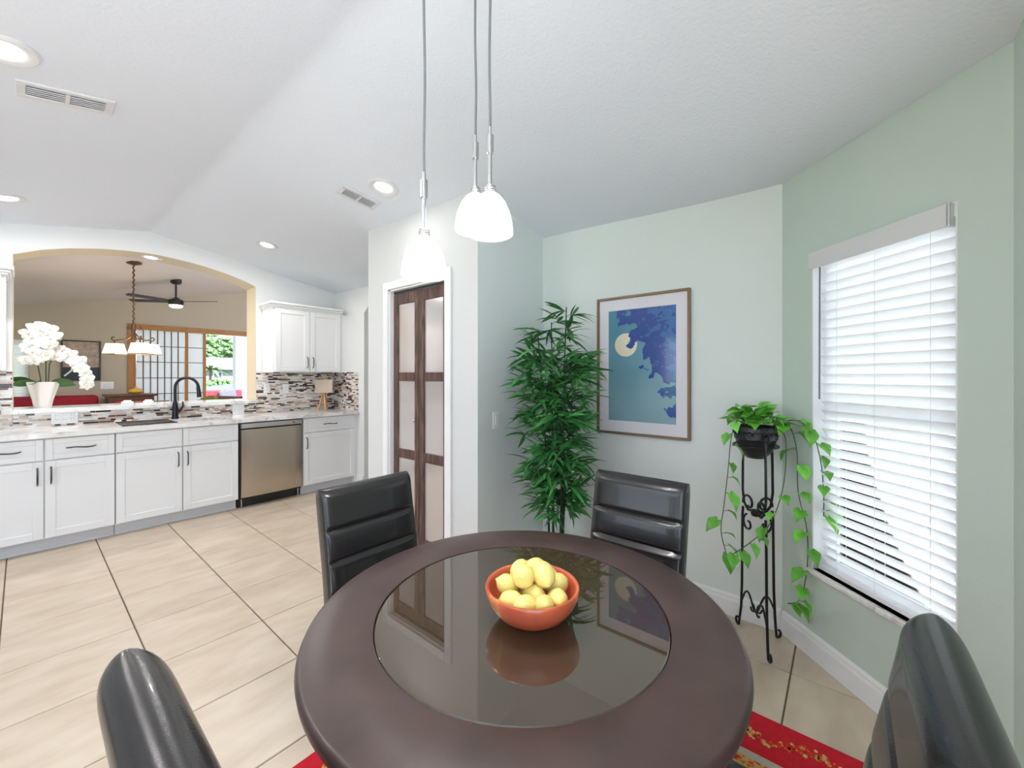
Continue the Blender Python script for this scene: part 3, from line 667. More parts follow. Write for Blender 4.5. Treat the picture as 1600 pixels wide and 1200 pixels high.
# fruit bowl and lemons
BX, BY = TC[0] - .028, TC[1] - .058
th = math.radians(39.5)
def cs(d, s_): return (d * math.cos(th) + s_ * math.sin(th), d * math.sin(th) - s_ * math.cos(th))
BX, BY = cs(1.005, .050)
bz = TZ - .002 + .0002
b = B(); b.lathe([(0, 0), (.052, 0), (.062, .004), (.088, .022), (.106, .045), (.1145, .065), (.117, .080), (.115, .0835), (.110, .0835), (.107, .080), (.104, .066), (.096, .046), (.078, .024), (.05, .012), (0, .010)], 64)
tag(b.obj('fruit_bowl', 'bowl', None, True, 60, loc=(BX, BY, bz)), 'reddish wooden bowl of lemons at the table centre', 'bowl')
def lemon_mesh():
    bb_ = B(); prof = []
    for i in range(13):
        t = i / 12; zz = -1 + 2 * t; r = (1 - abs(zz) ** 2.3) ** .55 if 0 < i < 12 else 0
        prof.append((r * .78, zz))
    prof[0] = (0, -1.08); prof[1] = (.20, -.97); prof[-1] = (0, 1.16); prof[-2] = (.19, .98)
    s = .0312; bb_.lathe([(r * s, zz * s) for r, zz in prof], 20); return bb_.mesh('lemon', 'lemon', True, 80)
lm = lemon_mesh()
b = B(); b.lathe([(0, -.0365), (.004, -.0362), (.0045, -.034), (0, -.033)], 8); lst = b.mesh('stem_end', 'lemon_tip')
# positions in table-facing coordinates (right, toward camera, up)
L = [((-.062, .055, .068), 'lemon at the front left of the bowl'), ((-.022, .078, .068), 'lemon in the front row, left of the middle'), ((.030, .078, .068), 'lemon in the front row, right of the middle'), ((.070, .048, .070), 'lemon at the front right against the bowl rim'),
     ((-.072, -.004, .082), 'lemon at the far left against the bowl rim'), ((.075, -.014, .080), 'lemon at the far right, mostly hidden behind another'), ((.004, .030, .072), 'lemon sunk in the middle between its neighbours'),
     ((-.026, .018, .112), 'large lemon on top, left of centre'), ((.034, .010, .113), 'large lemon on top, right of centre with a dark stem end'), ((-.034, -.050, .100), 'lemon at the back left of the heap'), ((.010, -.052, .104), 'lemon at the back of the heap, behind the top two'), ((.052, -.068, .078), 'lemon low at the back right of the bowl'), ((0, -.01, .052), 'lemon at the bottom of the bowl under the others')]
fwv = Vector((math.cos(th), math.sin(th))); rtv = Vector((math.sin(th), -math.cos(th)))
random.seed(40)
for (r, f, zz), lab in L:
    p = Vector((BX, BY)) + rtv * r * .84 - fwv * f * .84
    o = link('lemon', lm, None, (p.x, p.y, bz + zz - .003), (random.uniform(.9, 2.0), random.uniform(-.6, .6), random.uniform(0, 6.28)))
    if zz > .11: o.scale = (1.12,) * 3
    link('stem_end', lst, o); tag(o, lab, 'lemon', 'lemons in the wooden bowl')

# ------------------------------------------------------------------ dining chairs
def chair_meshes():
    W, T_ = .385, .075; zt, zb = .92, .47; out = {}
    b = B(); nx_, nz_ = 24, 72; grooves = [.775, .668, .561]
    lean = lambda z: -.20 - .075 * sm((z - .45) / .55) * 1.0
    def ex(u): return .58 + .42 * (1 - abs(u) ** 7) ** .5
    def tp_(z): q = max(0, min(1, (zt - z) / .040)); return (1 - (1 - q) ** 2) ** .5
    def front(u, z):
        h = (z - zb) / (zt - zb); e = ex(u) * tp_(z)
        gz = min(abs(z - g_) for g_ in grooves); gr = .014 * math.exp(-(gz / .0075) ** 2)
        return .043 * e - gr * max(0, 1 - abs(u) ** 9)
    def backf(u, z):
        return -.040 * ex(u) * tp_(z)
    F, K = [], []
    for j in range(nz_ + 1):
        z = zb + (zt - zb) * j / nz_
        if j > nz_ - 8: q = (j - (nz_ - 8)) / 8; z = zb + (zt - zb) * ((nz_ - 8) / nz_) + (zt - zb) * 8 / nz_ * math.sin(q * PI / 2)
        rf, rk = [], []
        for i in range(nx_ + 1):
            u = math.sin((i / nx_ - .5) * PI); x = W / 2 * u
            rf.append(b.bm.verts.new((x, lean(z) + front(u, z), z))); rk.append(b.bm.verts.new((x, lean(z) + backf(u, z), z)))
        F.append(rf); K.append(rk)
    for A, s_ in ((F, 1), (K, -1)):
        for j in range(nz_):
            for i in range(nx_): b.bm.faces.new((A[j][i], A[j][i + 1], A[j + 1][i + 1], A[j + 1][i]))
    for j in range(nz_):
        b.bm.faces.new((F[j][0], F[j + 1][0], K[j + 1][0], K[j][0])); b.bm.faces.new((F[j][-1], F[j + 1][-1], K[j + 1][-1], K[j][-1]))
    for i in range(nx_):
        b.bm.faces.new((F[0][i], F[0][i + 1], K[0][i + 1], K[0][i])); b.bm.faces.new((F[-1][i], F[-1][i + 1], K[-1][i + 1], K[-1][i]))
    bmesh.ops.remove_doubles(b.bm, verts=b.bm.verts, dist=.0004)
    out['backrest'] = b.mesh('backrest', 'leather', True, 60)
    for nm, s_ in (('piping', -1), ('piping_', 1)):
        b = B(); b.tube([(s_ * (W / 2 - .0005), lean(z) + .018, z) for z in [zb + (zt - .03 - zb) * k / 14 for k in range(15)]], .003, 6)
        out[nm] = b.mesh('piping', 'leather')
    b = B(); b.box(-W / 2 - .015, W / 2 + .015, -.20, .215, .385, .47, .022, 3); out['seat'] = b.mesh('seat', 'leather')
    b = B(); b.box(-W / 2, W / 2, -.19, .20, .33, .39, .004, 1); out['seat_frame'] = b.mesh('seat_frame', 'leather', False)
    for nm, sx, sy in (('l0', -1, -1), ('l1', 1, -1), ('l2', -1, 1), ('l3', 1, 1)):
        b = B(); x = sx * (W / 2 - .022); y = .18 if sy > 0 else -.17; b.tube([(x, y, .34), (x, y + (.0 if sy > 0 else -.05), 0)], lambda t: .028 - .009 * t, 4); out[nm] = b.mesh('leg', 'espresso', False)
    return out
cm = chair_meshes()
def chair(x, y, rz, label, zf=0):
    t = thing('dining_chair', label, 'chair', (x, y, zf), rz, 'black leather dining chairs around the table')
    for k, me in cm.items():
        p = 'leg' if k[0] == 'l' and k[1].isdigit() else k
        link(p.rstrip('_'), me, t)
    return t
chair(.880, 1.49 - .275, PI, 'black channel-back leather dining chair in front of the bifold door', rug_z - .0)
chair(1.643 - .275, .657, PI / 2, 'black channel-back leather dining chair below the framed blue print', rug_z)
chair(.095 + .275, .655, -PI / 2, 'black leather dining chair seen edge-on at bottom left corner', rug_z)
chair(.825, -.125 + .275, 0, 'black leather dining chair at bottom right in front of the window', rug_z)

# ------------------------------------------------------------------ rug
rg = thing('area_rug', 'red rug with cream and gold pattern under the dining table', 'rug', (0, 0, 0))
RX0, RX1, RY0, RY1 = -.21, 1.86, -.18, 1.462
b = B(); b.box(RX0, RX1, RY0, RY1, 0, .007, .002, 1); b.obj('red_field', 'rug_red', rg, False)
def band(cx, cy, R0, R1, m, name, z1, wob=0, n=72):
    b = B(); ri, ro = [], []
    for i in range(n):
        a = 2 * PI * i / n; k = 1 + wob * math.sin(8 * a)
        q = lambda R: (cx + max(-1.6, min(1.6, R * k * math.cos(a))), cy + R * .8 * k * math.sin(a), z1)
        ri.append(q(R0)); ro.append(q(R1))
    for i in range(n): b.quad(ri[i], ro[i], ro[(i + 1) % n], ri[(i + 1) % n])
    return b.obj(name, m, rg, False)
cxr, cyr = (RX0 + RX1) / 2, (RY0 + RY1) / 2
b = B(); b.box(cxr - .83, cxr + .83, cyr - .62, cyr + .62, .0071, .0085, .0005, 1); b.obj('cream_border', 'rug_cream', rg, False)
b = B(); b.box(cxr - .795, cxr + .795, cyr - .585, cyr + .585, .0086, .0095, .0003, 1); b.obj('gold_field', 'rug_gold', rg, False)
b = B()  # vine scroll border
random.seed(21)
def scroll(b, p0, p1, n):
    p0, p1 = Vector(p0), Vector(p1); d = (p1 - p0).normalized(); nn = Vector((-d.y, d.x)); L_ = (p1 - p0).length
    for i in range(n):
        t = random.random(); c = p0 + d * L_ * t + nn * (.028 * math.sin(t * L_ * 22) + random.gauss(0, .012)); r = random.uniform(.004, .013)
        k = 6; a0 = random.random() * 6; e = random.uniform(.4, 1)
        b.bm.faces.new([b.bm.verts.new((c.x + r * math.cos(a0 + 2 * PI * j / k), c.y + r * e * math.sin(a0 + 2 * PI * j / k), .0074 + .00002 * (i % 7))) for j in range(k)])
e_ = .10
scroll(b, (RX1 - e_, RY0 + .05), (RX1 - e_, RY1 - .05), 420); scroll(b, (RX0 + .05, RY1 - .08), (RX1 - .05, RY1 - .08), 420)
scroll(b, (RX0 + e_, RY0 + .05), (RX0 + e_, RY1 - .05), 300); scroll(b, (RX0 + .05, RY0 + .08), (RX1 - .05, RY0 + .08), 300)
o = b.obj('scroll_pattern', 'rug_gold', rg, False); o['kind'] = 'stuff'

# ------------------------------------------------------------------ framed blue print on the picture wall
def uvcol(name, build):
    return build
pf = thing('framed_print', 'large framed blue night print with white mat on sage wall', 'picture', (XPIC - .0005, 1.014, 1.418), -PI / 2)
# local: x to the right seen from the room (world -Y), y toward wall(+) ; front is -y
FW, FH = .612, .915
b = B(); f = .016
b.box(-FW / 2, -FW / 2 + f, -.026, 0, -FH / 2, FH / 2, .002, 1); b.box(FW / 2 - f, FW / 2, -.026, 0, -FH / 2, FH / 2, .002, 1); b.box(-FW / 2 + f, FW / 2 - f, -.026, 0, -FH / 2, -FH / 2 + f, .002, 1); b.box(-FW / 2 + f, FW / 2 - f, -.026, 0, FH / 2 - f, FH / 2, .002, 1)
b.obj('frame', 'bronze', pf, False)
b = B(); b.box(-FW / 2 + f, FW / 2 - f, -.012, -.002, -FH / 2 + f, FH / 2 - f); b.obj('mat_board', 'mat_board', pf, False)
def print_mat():
    m = bpy.data.materials.new('blue_print'); m.use_nodes = True; nt = m.node_tree; p = nt.nodes['Principled BSDF']; p.inputs['Roughness'].default_value = .12
    N = nt.nodes.new; lk = nt.links.new
    tc = N('ShaderNodeTexCoord'); sp_ = N('ShaderNodeSeparateXYZ'); lk(tc.outputs['Object'], sp_.inputs[0])
    def math_(op, a, c=None):
        n = N('ShaderNodeMath'); n.operation = op
        for i, v in enumerate((a, c)):
            if v is None: continue
            if isinstance(v, (int, float)): n.inputs[i].default_value = v
            else: lk(v, n.inputs[i])
        return n.outputs[0]
    def mix(f_, a, c):
        n = N('ShaderNodeMix'); n.data_type = 'RGBA'; lk(f_, n.inputs[0])
        for i, v in ((6, a), (7, c)):
            if isinstance(v, tuple): n.inputs[i].default_value = (*v, 1)
            else: lk(v, n.inputs[i])
        return n.outputs[2]
    x, z = sp_.outputs[0], sp_.outputs[2]
    def noise(s, d=3, dist=0):
        n = N('ShaderNodeTexNoise'); n.inputs['Scale'].default_value = s; n.inputs['Detail'].default_value = d; n.inputs['Distortion'].default_value = dist; lk(tc.outputs['Object'], n.inputs['Vector']); return n.outputs['Fac']
    gfac = N('ShaderNodeMapRange'); gfac.inputs['From Min'].default_value = -.25; gfac.inputs['From Max'].default_value = .35; lk(math_('ADD', z, math_('MULTIPLY', math_('SUBTRACT', noise(6), .5), .3)), gfac.inputs['Value'])
    col = mix(gfac.outputs[0], (.24, .40, .47), (.055, .24, .36))
    # pale round shape
    dx = math_('ADD', x, .10); dz = math_('SUBTRACT', z, .135); rr = math_('SQRT', math_('ADD', math_('MULTIPLY', dx, dx), math_('MULTIPLY', dz, dz)))
    disc = math_('LESS_THAN', rr, .077); col = mix(disc, col, (.80, .72, .56))
    # dark blue abstract clouds toward the upper right, no drawn motif
    fld = math_('ADD', math_('MULTIPLY', x, 1.5), math_('MULTIPLY', z, .75))
    n1 = math_('ADD', noise(11, 4, .3), fld)
    blot = math_('GREATER_THAN', n1, .60); col = mix(blot, col, (.012, .06, .30))
    n2 = math_('ADD', noise(30, 3, .6), math_('MULTIPLY', fld, .6)); lk_ = math_('GREATER_THAN', n2, .72); col = mix(math_('MULTIPLY', lk_, blot), col, (.03, .14, .42))
    lk(col, p.inputs['Base Color']); p.inputs['Coat Weight'].default_value = .5; p.inputs['Coat Roughness'].default_value = .03
    return m
b = B(); b.box(-.222, .222, -.014, -.0122, -.367, .367); o = b.obj('art_print', print_mat(), pf, False); o['label'] = 'abstract blue print with pale round shape'

# ------------------------------------------------------------------ bamboo
random.seed(5)
bx, by = 2.14, 1.40
bp = thing('bamboo_plant', 'tall artificial bamboo plant in dark pot in the nook corner', 'plant', (bx, by, 0))
b = B(); b.lathe([(0, 0), (.085, 0), (.10, .03), (.115, .17), (.12, .20), (.11, .20), (.10, .17), (0, .165)], 32); b.obj('pot', 'planter', bp)
b = B(); b.lathe([(0, .160), (.099, .160), (.099, .172), (0, .178)], 24); b.obj('soil', 'bark', bp)
stems = []
for k in range(8):
    a = 2 * PI * k / 8 + random.uniform(-.3, .3); r0 = .035 + .02 * random.random(); top = random.uniform(1.40, 1.72) if k else 1.80
    sp_ = random.uniform(.02, .10)
    pts = [Vector((r0 * math.cos(a) + sp_ * math.cos(a) * t ** 1.5, r0 * math.sin(a) + sp_ * math.sin(a) * t ** 1.5, .17 + (top - .17) * t)) for t in [i / 12 for i in range(13)]]
    b = B(); b.tube(pts, lambda t: .0078 - .0045 * t, 8); b.obj('cane', 'stem', bp); stems.append(pts)
lmesh = [blade(l, w_, d, 4, .25).mesh('leaf', 'bamboo', True, 80) for l, w_, d in ((.14, .021, .25), (.165, .024, .35), (.12, .020, .15), (.15, .022, .5))]
leaves = []; branches = []
for pts in stems:
    nb = 30
    for i in range(nb):
        t = .24 + .76 * (i + random.random() * .7) / nb; t = min(t, 1); q = t * 12; j = min(int(q), 11); p = pts[j].lerp(pts[j + 1], q - j)
        a = random.uniform(0, 2 * PI); wfac = (.55 if t < .36 else 1.0) * (1 - .55 * max(0, (p.z - 1.35) / .42)); bl_ = random.uniform(.04, .175) * max(.35, wfac)
        e = p + Vector((math.cos(a) * bl_, math.sin(a) * bl_, bl_ * random.uniform(.2, .8)))
        # keep inside the corner
        wx = XPIC - bx - .10; wy = YP0 - by - .10
        e.x = min(e.x, wx); e.y = min(e.y, wy)
        branches.append((p, e))
        for k in range(random.choice((5, 6, 7))):
            aa = a + random.uniform(-1.3, 1.3); pit = random.uniform(-.75, .35)
            pos = p.lerp(e, random.uniform(.5, 1.0)); tip = pos + Vector((math.cos(aa), math.sin(aa), 0)) * .19
            if tip.x > XPIC - bx - .02 or tip.y > YP0 - by - .02: aa = math.radians(225) + random.uniform(-.7, .7)
            leaves.append((pos, aa, pit))
b = B()
for p, e in branches: b.tube([p, p.lerp(e, .5) + Vector((0, 0, .01)), e], .0018, 4)
o = b.obj('branches', 'stem', bp); o['kind'] = 'stuff'
leaves.sort(key=lambda l: (l[0].x + l[0].y))          # nearest to the viewer first
b = B(); srcs = [[tuple(v.co) for v in m_.vertices] for m_ in lmesh]; fcs = [[tuple(f_.vertices) for f_ in m_.polygons] for m_ in lmesh]
for i, (p, a, pit) in enumerate(leaves):
    roll = random.uniform(-.8, .8); s_ = random.uniform(.8, 1.15); k = i % 4
    if i < 290: link('leaf', lmesh[k], bp, p, (roll, pit, a), (s_,) * 3)
    else:
        Mx = Matrix.Translation(p) @ Matrix.Rotation(a, 4, 'Z') @ Matrix.Rotation(pit, 4, 'Y') @ Matrix.Rotation(roll, 4, 'X') @ Matrix.Scale(s_, 4)
        vv = [b.bm.verts.new(Mx @ Vector(c)) for c in srcs[k]]
        for f_ in fcs[k]: b.bm.faces.new([vv[q] for q in f_])
o = b.obj('foliage', 'bamboo', bp, True, 80); o['kind'] = 'stuff'

# ------------------------------------------------------------------ plant stand
PSX, PSY = 2.345, .345
ps = thing('plant_stand', 'tall black wrought iron plant stand with scrolls by the window', 'plant stand', (PSX, PSY, 0))
def spiral(c, r0, r1, a0, a1, n=22):
    return [(c[0] + (r0 + (r1 - r0) * i / n) * math.cos(a0 + (a1 - a0) * i / n), c[1] + (r0 + (r1 - r0) * i / n) * math.sin(a0 + (a1 - a0) * i / n)) for i in range(n + 1)]
feet = [(2.495, .475), (2.47, .255), (2.215, .265)]
ring_r = .085
for k, (fx, fy) in enumerate(feet):
    d = Vector((fx - PSX, fy - PSY)); fr = d.length; d.normalize()
    if k != 2: fr = min(fr, .165)
    def P(r, z): return (d.x * r, d.y * r, z)
    # lower leg: from waist down, flaring to a curled foot
    b = B(); pts = [P(.105, .66), P(.11, .62), P(.112, .45), P(.115, .25), P(.122, .12), P(fr - .025, .035)]
    sm_ = []
    for i in range(len(pts) - 1):
        for q in range(4): sm_.append(Vector(pts[i]).lerp(Vector(pts[i + 1]), q / 4))
    foot = [P(fr - .012 + .016 * math.cos(a), .028 - .0 + .018 * math.sin(a) + .0) for a in [-2.2 + 3.6 * i / 10 for i in range(11)]]
    b.tube(sm_ + [Vector(p) for p in foot], .0062, 8); lg = b.obj('leg', 'iron', ps)
    # waist scroll
    b = B(); s2 = spiral((.056, .690), .050, .014, -.2, 5.2); b.tube([P(r, z) for r, z in s2], .0058, 8); b.obj('waist_scroll', 'iron', ps)
    b = B(); s2 = spiral((.062, .585), .046, .012, 1.3, -4.6); b.tube([P(r, z) for r, z in s2], .0055, 8); b.obj('waist_scroll', 'iron', ps)
    # upper upright bowing outward from waist to ring with an outward curl on top
    b = B(); up = [P(.02, .665), P(.06, .655), P(.095, .685), P(.108, .75), P(.106, .90), P(.100, 1.03)]; sm2 = []
    for i in range(len(up) - 1):
        for q in range(4): sm2.append(Vector(up[i]).lerp(Vector(up[i + 1]), q / 4))
    crl = [Vector(P(r, z)) for r, z in spiral((.124, 1.045), .026, .010, PI - .3, PI - 5.2, 20)]
    b.tube(sm2 + crl, .0062, 8); b.obj('upright', 'iron', ps)
    # lower stretcher arc
    b = B(); arc = [P(.115 * (1 - t), .16 + .07 * math.sin(PI * min(1, t * 1.15))) for t in [i / 10 for i in range(11)]]; b.tube(arc, .0048, 8)
    b.tube([P(r, z) for r, z in spiral((.030, .165), .026, .008, 1.6, 6.2)], .0045, 8); b.obj('stretcher', 'iron', ps)
b = B(); b.tube([(ring_r * 1.16 * math.cos(2 * PI * i / 36), ring_r * 1.16 * math.sin(2 * PI * i / 36), 1.00) for i in range(37)], .005, 8); b.obj('top_ring', 'iron', ps)
b = B(); b.lathe([(0, .64), (.018, .645), (.022, .66), (.018, .675), (0, .68)], 14); b.obj('boss', 'iron', ps)

# pothos in dark bowl pot
po = thing('potted_pothos', 'trailing green pothos in dark relief bowl on the iron stand', 'plant', (PSX, PSY, .935))
b = B(); b.lathe([(0, 0), (.04, .003), (.066, .03), (.082, .06), (.090, .095), (.096, .10), (.098, .155), (.094, .162), (.088, .155), (.083, .10), (0, .095)], 40); pot = b.obj('pot', 'planter', po)
b = B(); nr = 14
for i in range(nr):
    a = 2 * PI * i / nr; c = (.0985 * math.cos(a), .0985 * math.sin(a))
    t_ = Vector((-math.sin(a), math.cos(a), 0)); o_ = Vector((math.cos(a), math.sin(a), 0))
    for sgn in (1, -1): b.tube([o_ * .0985 + t_ * sgn * r + Vector((0, 0, .128 + z)) for r, z in spiral((.009, 0), .012, .003, 0, 5, 10)], .003, 5)
b.obj('relief_scrolls', 'iron', pot)
b = B(); b.lathe([(0, .135), (.085, .135), (.085, .14), (0, .145)], 24); b.obj('soil', 'bark', po)
def heart(L_, W_):
    bb_ = B(); rows = []; n = 8
    ws = [.55, .86, 1.0, .96, .82, .62, .40, .18, 0]
    for i in range(n + 1):
        t = i / n; x = L_ * t - (.0); hw = W_ / 2 * ws[i]; z = .10 * L_ * math.sin(PI * t) - .16 * L_ * t * t
        if i == n: rows.append([bb_.bm.verts.new((x, 0, z))])
        else: rows.append([bb_.bm.verts.new((x - (.12 * L_ if i == 0 and abs(y) > 0 else 0), y, z + .28 * abs(y))) for y in (-hw, -hw * .5, 0, hw * .5, hw)])
    for a, c in zip(rows, rows[1:]):
        for j in range(4):
            if len(c) == 5: bb_.bm.faces.new((a[j], a[j + 1], c[j + 1], c[j]))
            else: bb_.bm.faces.new((a[j], a[j + 1], c[0]))
    return bb_
pm = [heart(.062, .050).mesh('leaf', 'pothos', True, 80), heart(.075, .055).mesh('leaf', 'pothos', True, 80), heart(.052, .042).mesh('leaf', 'pothos', True, 80)]
random.seed(11)
def pleaf(p, a, pit, s_=1, roll=0): link('leaf', random.choice(pm), po, p, (roll, pit, a), (s_,) * 3)
for i in range(46):          # crown
    a = 2 * PI * i / 46 * 5.3; r = .10 * math.sqrt(random.random()); h = .16 + .085 * (1 - (r / .11) ** 2) * random.uniform(.5, 1.2)
    pleaf((r * math.cos(a), r * math.sin(a), h), a + random.uniform(-.7, .7), random.uniform(-.7, .4), random.uniform(1.0, 1.5), random.uniform(-.4, .4))
for a, pit in ((.9, -1.25), (-2.3, -1.2), (2.6, -1.0), (4.4, -1.1)): pleaf((.04 * math.cos(a), .04 * math.sin(a), .20), a, pit, 1.15)
def vine(pts, nleaf, start=.12, s_=1):
    P_ = [Vector(p) for p in pts]; out = []
    for i in range(len(P_) - 1):
        p0, p1, p2, p3 = P_[max(i - 1, 0)], P_[i], P_[i + 1], P_[min(i + 2, len(P_) - 1)]
        for k in range(6):
            t = k / 6; out.append(.5 * ((2 * p1) + (p2 - p0) * t + (2 * p0 - 5 * p1 + 4 * p2 - p3) * t * t + (3 * p1 - p0 - 3 * p2 + p3) * t ** 3))
    out.append(P_[-1]); b = B(); b.tube(out, .0022, 6); b.obj('vine', 'vine', po)
    for i in range(nleaf):
        t = start + (1 - start) * (i + .3 * random.random()) / max(nleaf - 1, 1); t = min(t, 1); q = t * (len(out) - 1); j = min(int(q), len(out) - 2); p = out[j].lerp(out[j + 1], q - j)
        a = math.radians(220) + random.uniform(-1.4, 1.4); pet = Vector((math.cos(a), math.sin(a), .1)) * .022
        b = B(); b.tube([p, p + pet], .0013, 4); b.obj('petiole', 'vine', po)
        pleaf(p + pet, a, random.uniform(.3, 1.1), s_ * random.uniform(1.0, 1.3), random.uniform(-.5, .5))
Rr = rtv.to_3d() if hasattr(rtv, 'to_3d') else Vector((rtv.x, rtv.y, 0)); Rr = Vector((rtv.x, rtv.y, 0)); Fw = Vector((fwv.x, fwv.y, 0))
def rp(r, f, z): v = Rr * r + Fw * f; return (v.x, v.y, z)
vine([rp(-.05, 0, .16), rp(-.11, -.03, .19), rp(-.145, -.04, .10), rp(-.165, -.05, -.05), rp(-.185, -.05, -.22), rp(-.205, -.06, -.34), rp(-.18, -.06, -.45)], 11, .2, .95)
vine([rp(.04, -.06, .16), rp(.075, -.11, .12), rp(.06, -.12, -.10), rp(.0, -.12, -.28), rp(-.08, -.11, -.37), rp(-.17, -.10, -.44)], 7, .45, .9)
vine([rp(.06, -.02, .16), rp(.13, -.05, .17), rp(.165, -.06, .05), rp(.165, -.07, -.15), rp(.20, -.08, -.33), rp(.20, -.08, -.52), rp(.16, -.09, -.66), rp(.10, -.09, -.68)], 13, .12, 1.05)
vine([rp(.06, -.02, .16), rp(.14, -.08, .20), rp(.21, -.10, .14), rp(.245, -.11, .0), rp(.25, -.12, -.15), rp(.25, -.12, -.25)], 10, .2, 1.0)

# ------------------------------------------------------------------ living room beyond the arch
# chandelier
chx, chy = .835, 6.5; cz = fc(chx, chy)
ch = thing('chandelier', 'rust brown chandelier with flared white glass shades seen through the arch', 'chandelier', (chx, chy, cz))
dz = 1.72 - cz
b = B(); b.lathe([(0, 0), (.075, 0), (.075, -.012), (.03, -.03), (0, -.03)], 24); b.obj('canopy', 'rust', ch)
b = B(); n = 60; b.tube([(.006 * math.sin(i * 1.3), .006 * math.cos(i * 1.3), -.02 + (dz + .24 + .02) * i / n) for i in range(n + 1)], .008, 6); b.obj('chain', 'rust', ch)
b = B(); b.lathe([(0, dz + .26), (.014, dz + .25), (.03, dz + .19), (.018, dz + .15), (.028, dz + .06), (.012, dz + .0), (0, dz - .02)], 16); b.obj('body', 'rust', ch)
for s0_, d0_ in ((-.225, .0), (.17, -.10), (.10, .11)):
    ox, oy = d0_ * math.cos(th) + s0_ * math.sin(th), d0_ * math.sin(th) - s0_ * math.cos(th)
    R_ = math.hypot(ox, oy); c, s_ = ox / R_, oy / R_
    b = B(); b.tube([(r * c, r * s_, z_) for r, z_ in [(.01, dz + .14), (.05, dz + .08), (.10, dz + .055), (.15, dz + .06), (R_, dz + .045), (R_, dz + .01)]], .0075, 8)
    b.tube([(r * c, r * s_, z_) for r, z_ in spiral((R_ + .015, dz + .075), .028, .008, -2, 3)], .006, 6)
    b.tube([(r * c, r * s_, z_) for r, z_ in spiral((.055, dz + .20), .024, .008, -2.6, 2.4)], .005, 6); b.obj('arm', 'rust', ch)
    b = B()
    r0, r1, zt_, zb_ = .055, .078, dz + .01, dz - .115
    rot = Matrix.Translation((R_ * c, R_ * s_, 0)) @ Matrix.Rotation(math.radians(39.5), 4, 'Z')
    tp = [rot @ Vector((x * r0, y * r0, zt_)) for x, y in ((-1, -1), (1, -1), (1, 1), (-1, 1))]; bt = [rot @ Vector((x * r1, y * r1, zb_)) for x, y in ((-1, -1), (1, -1), (1, 1), (-1, 1))]
    b.quad(*tp)
    for i in range(4): b.quad(tp[i], tp[(i + 1) % 4], bt[(i + 1) % 4], bt[i])
    sh = b.obj('glass_shade', 'chand_shade', ch, False)
    b = B(); b.tube(bt + [bt[0]], .005, 6, cap=False); b.obj('shade_rim', 'rust', sh)
ld = bpy.data.lights.new('chandelier_bulb', 'POINT'); ld.energy = 10; ld.color = (1, .85, .65); ld.shadow_soft_size = .1
lo = bpy.data.objects.new('lamp_bulb', ld); C.objects.link(lo); lo.parent = ch; lo.location = (0, 0, dz - .2)
# ceiling fan
fx, fy = 1.42, 7.52; fz = fc(fx, fy)
fn = thing('ceiling_fan', 'black three blade ceiling fan with lit globe beyond the arch', 'fan', (fx, fy, fz))
b = B(); b.lathe([(0, .03), (.065, .02), (.065, -.045), (.04, -.06), (0, -.06)], 24); b.obj('canopy', 'black', fn)
b = B(); b.tube([(0, 0, -.05), (0, 0, -.27)], .012, 10); b.obj('downrod', 'black', fn)
b = B(); b.lathe([(0, -.25), (.03, -.255), (.05, -.275), (.085, -.29), (.09, -.34), (.08, -.365), (0, -.365)], 28); b.obj('motor', 'black', fn)
b = B(); b.lathe([(.078, -.366), (.076, -.385), (.05, -.402), (0, -.408), (0, -.367)], 28, cap=False); b.obj('light_lens', 'fan_light', fn)
for a in (math.radians(-50), math.radians(140), math.radians(200)):
    b = B(); b.prism([(.07, -.03, 0), (.16, -.05, 0), (.55, -.06, 0), (.58, -.03, 0), (.58, .03, 0), (.55, .045, 0), (.16, .04, 0), (.07, .025, 0)], (0, 0, .008)); o = b.obj('blade', 'black', fn, False); o.rotation_euler = (math.radians(10), 0, a); o.location = (0, 0, -.315)
# painting
pa = thing('framed_painting', 'dark framed painting with red and white shapes on taupe wall', 'picture', (.555, Y2, 1.575))
b = B(); w_, h_ = .205, .30
for x0, x1, z0, z1 in ((-w_, -w_ + .018, -h_, h_), (w_ - .018, w_, -h_, h_), (-w_ + .018, w_ - .018, -h_, -h_ + .018), (-w_ + .018, w_ - .018, h_ - .018, h_)): b.box(x0, x1, -.03, 0, z0, z1)
b.obj('frame', 'black', pa, False)
b = B(); b.box(-w_ + .018, w_ - .018, -.012, -.002, -h_ + .018, h_ - .018); b.obj('canvas', mat('canvas_paint', (.42, .32, .25), .6, var=.35, vscale=18), pa, False)
b = B(); b.box(-w_ + .018, w_ - .018, -.0135, -.0122, -h_ + .018, -.10); cv = b.obj('dark_area', mat('dark_paint', (.03, .035, .05), .6), pa, False)
b = B(); b.box(-.05, .03, -.0140, -.0122, -.10, .06); b.obj('red_area', mat('red_paint', (.45, .06, .04), .6, var=.3, vscale=30), pa, False)
b = B()
for pts in ([(-.07, .05), (-.075, -.05), (-.10, -.15), (-.17, -.23)], [(.045, .05), (.045, -.06), (.07, -.15), (.12, -.22)], [(-.03, -.10), (-.01, -.17), (.03, -.20)]):
    b.tube([(x, -.016, z_) for x, z_ in pts], .012, 6)
b.obj('white_strokes', 'petal', pa)
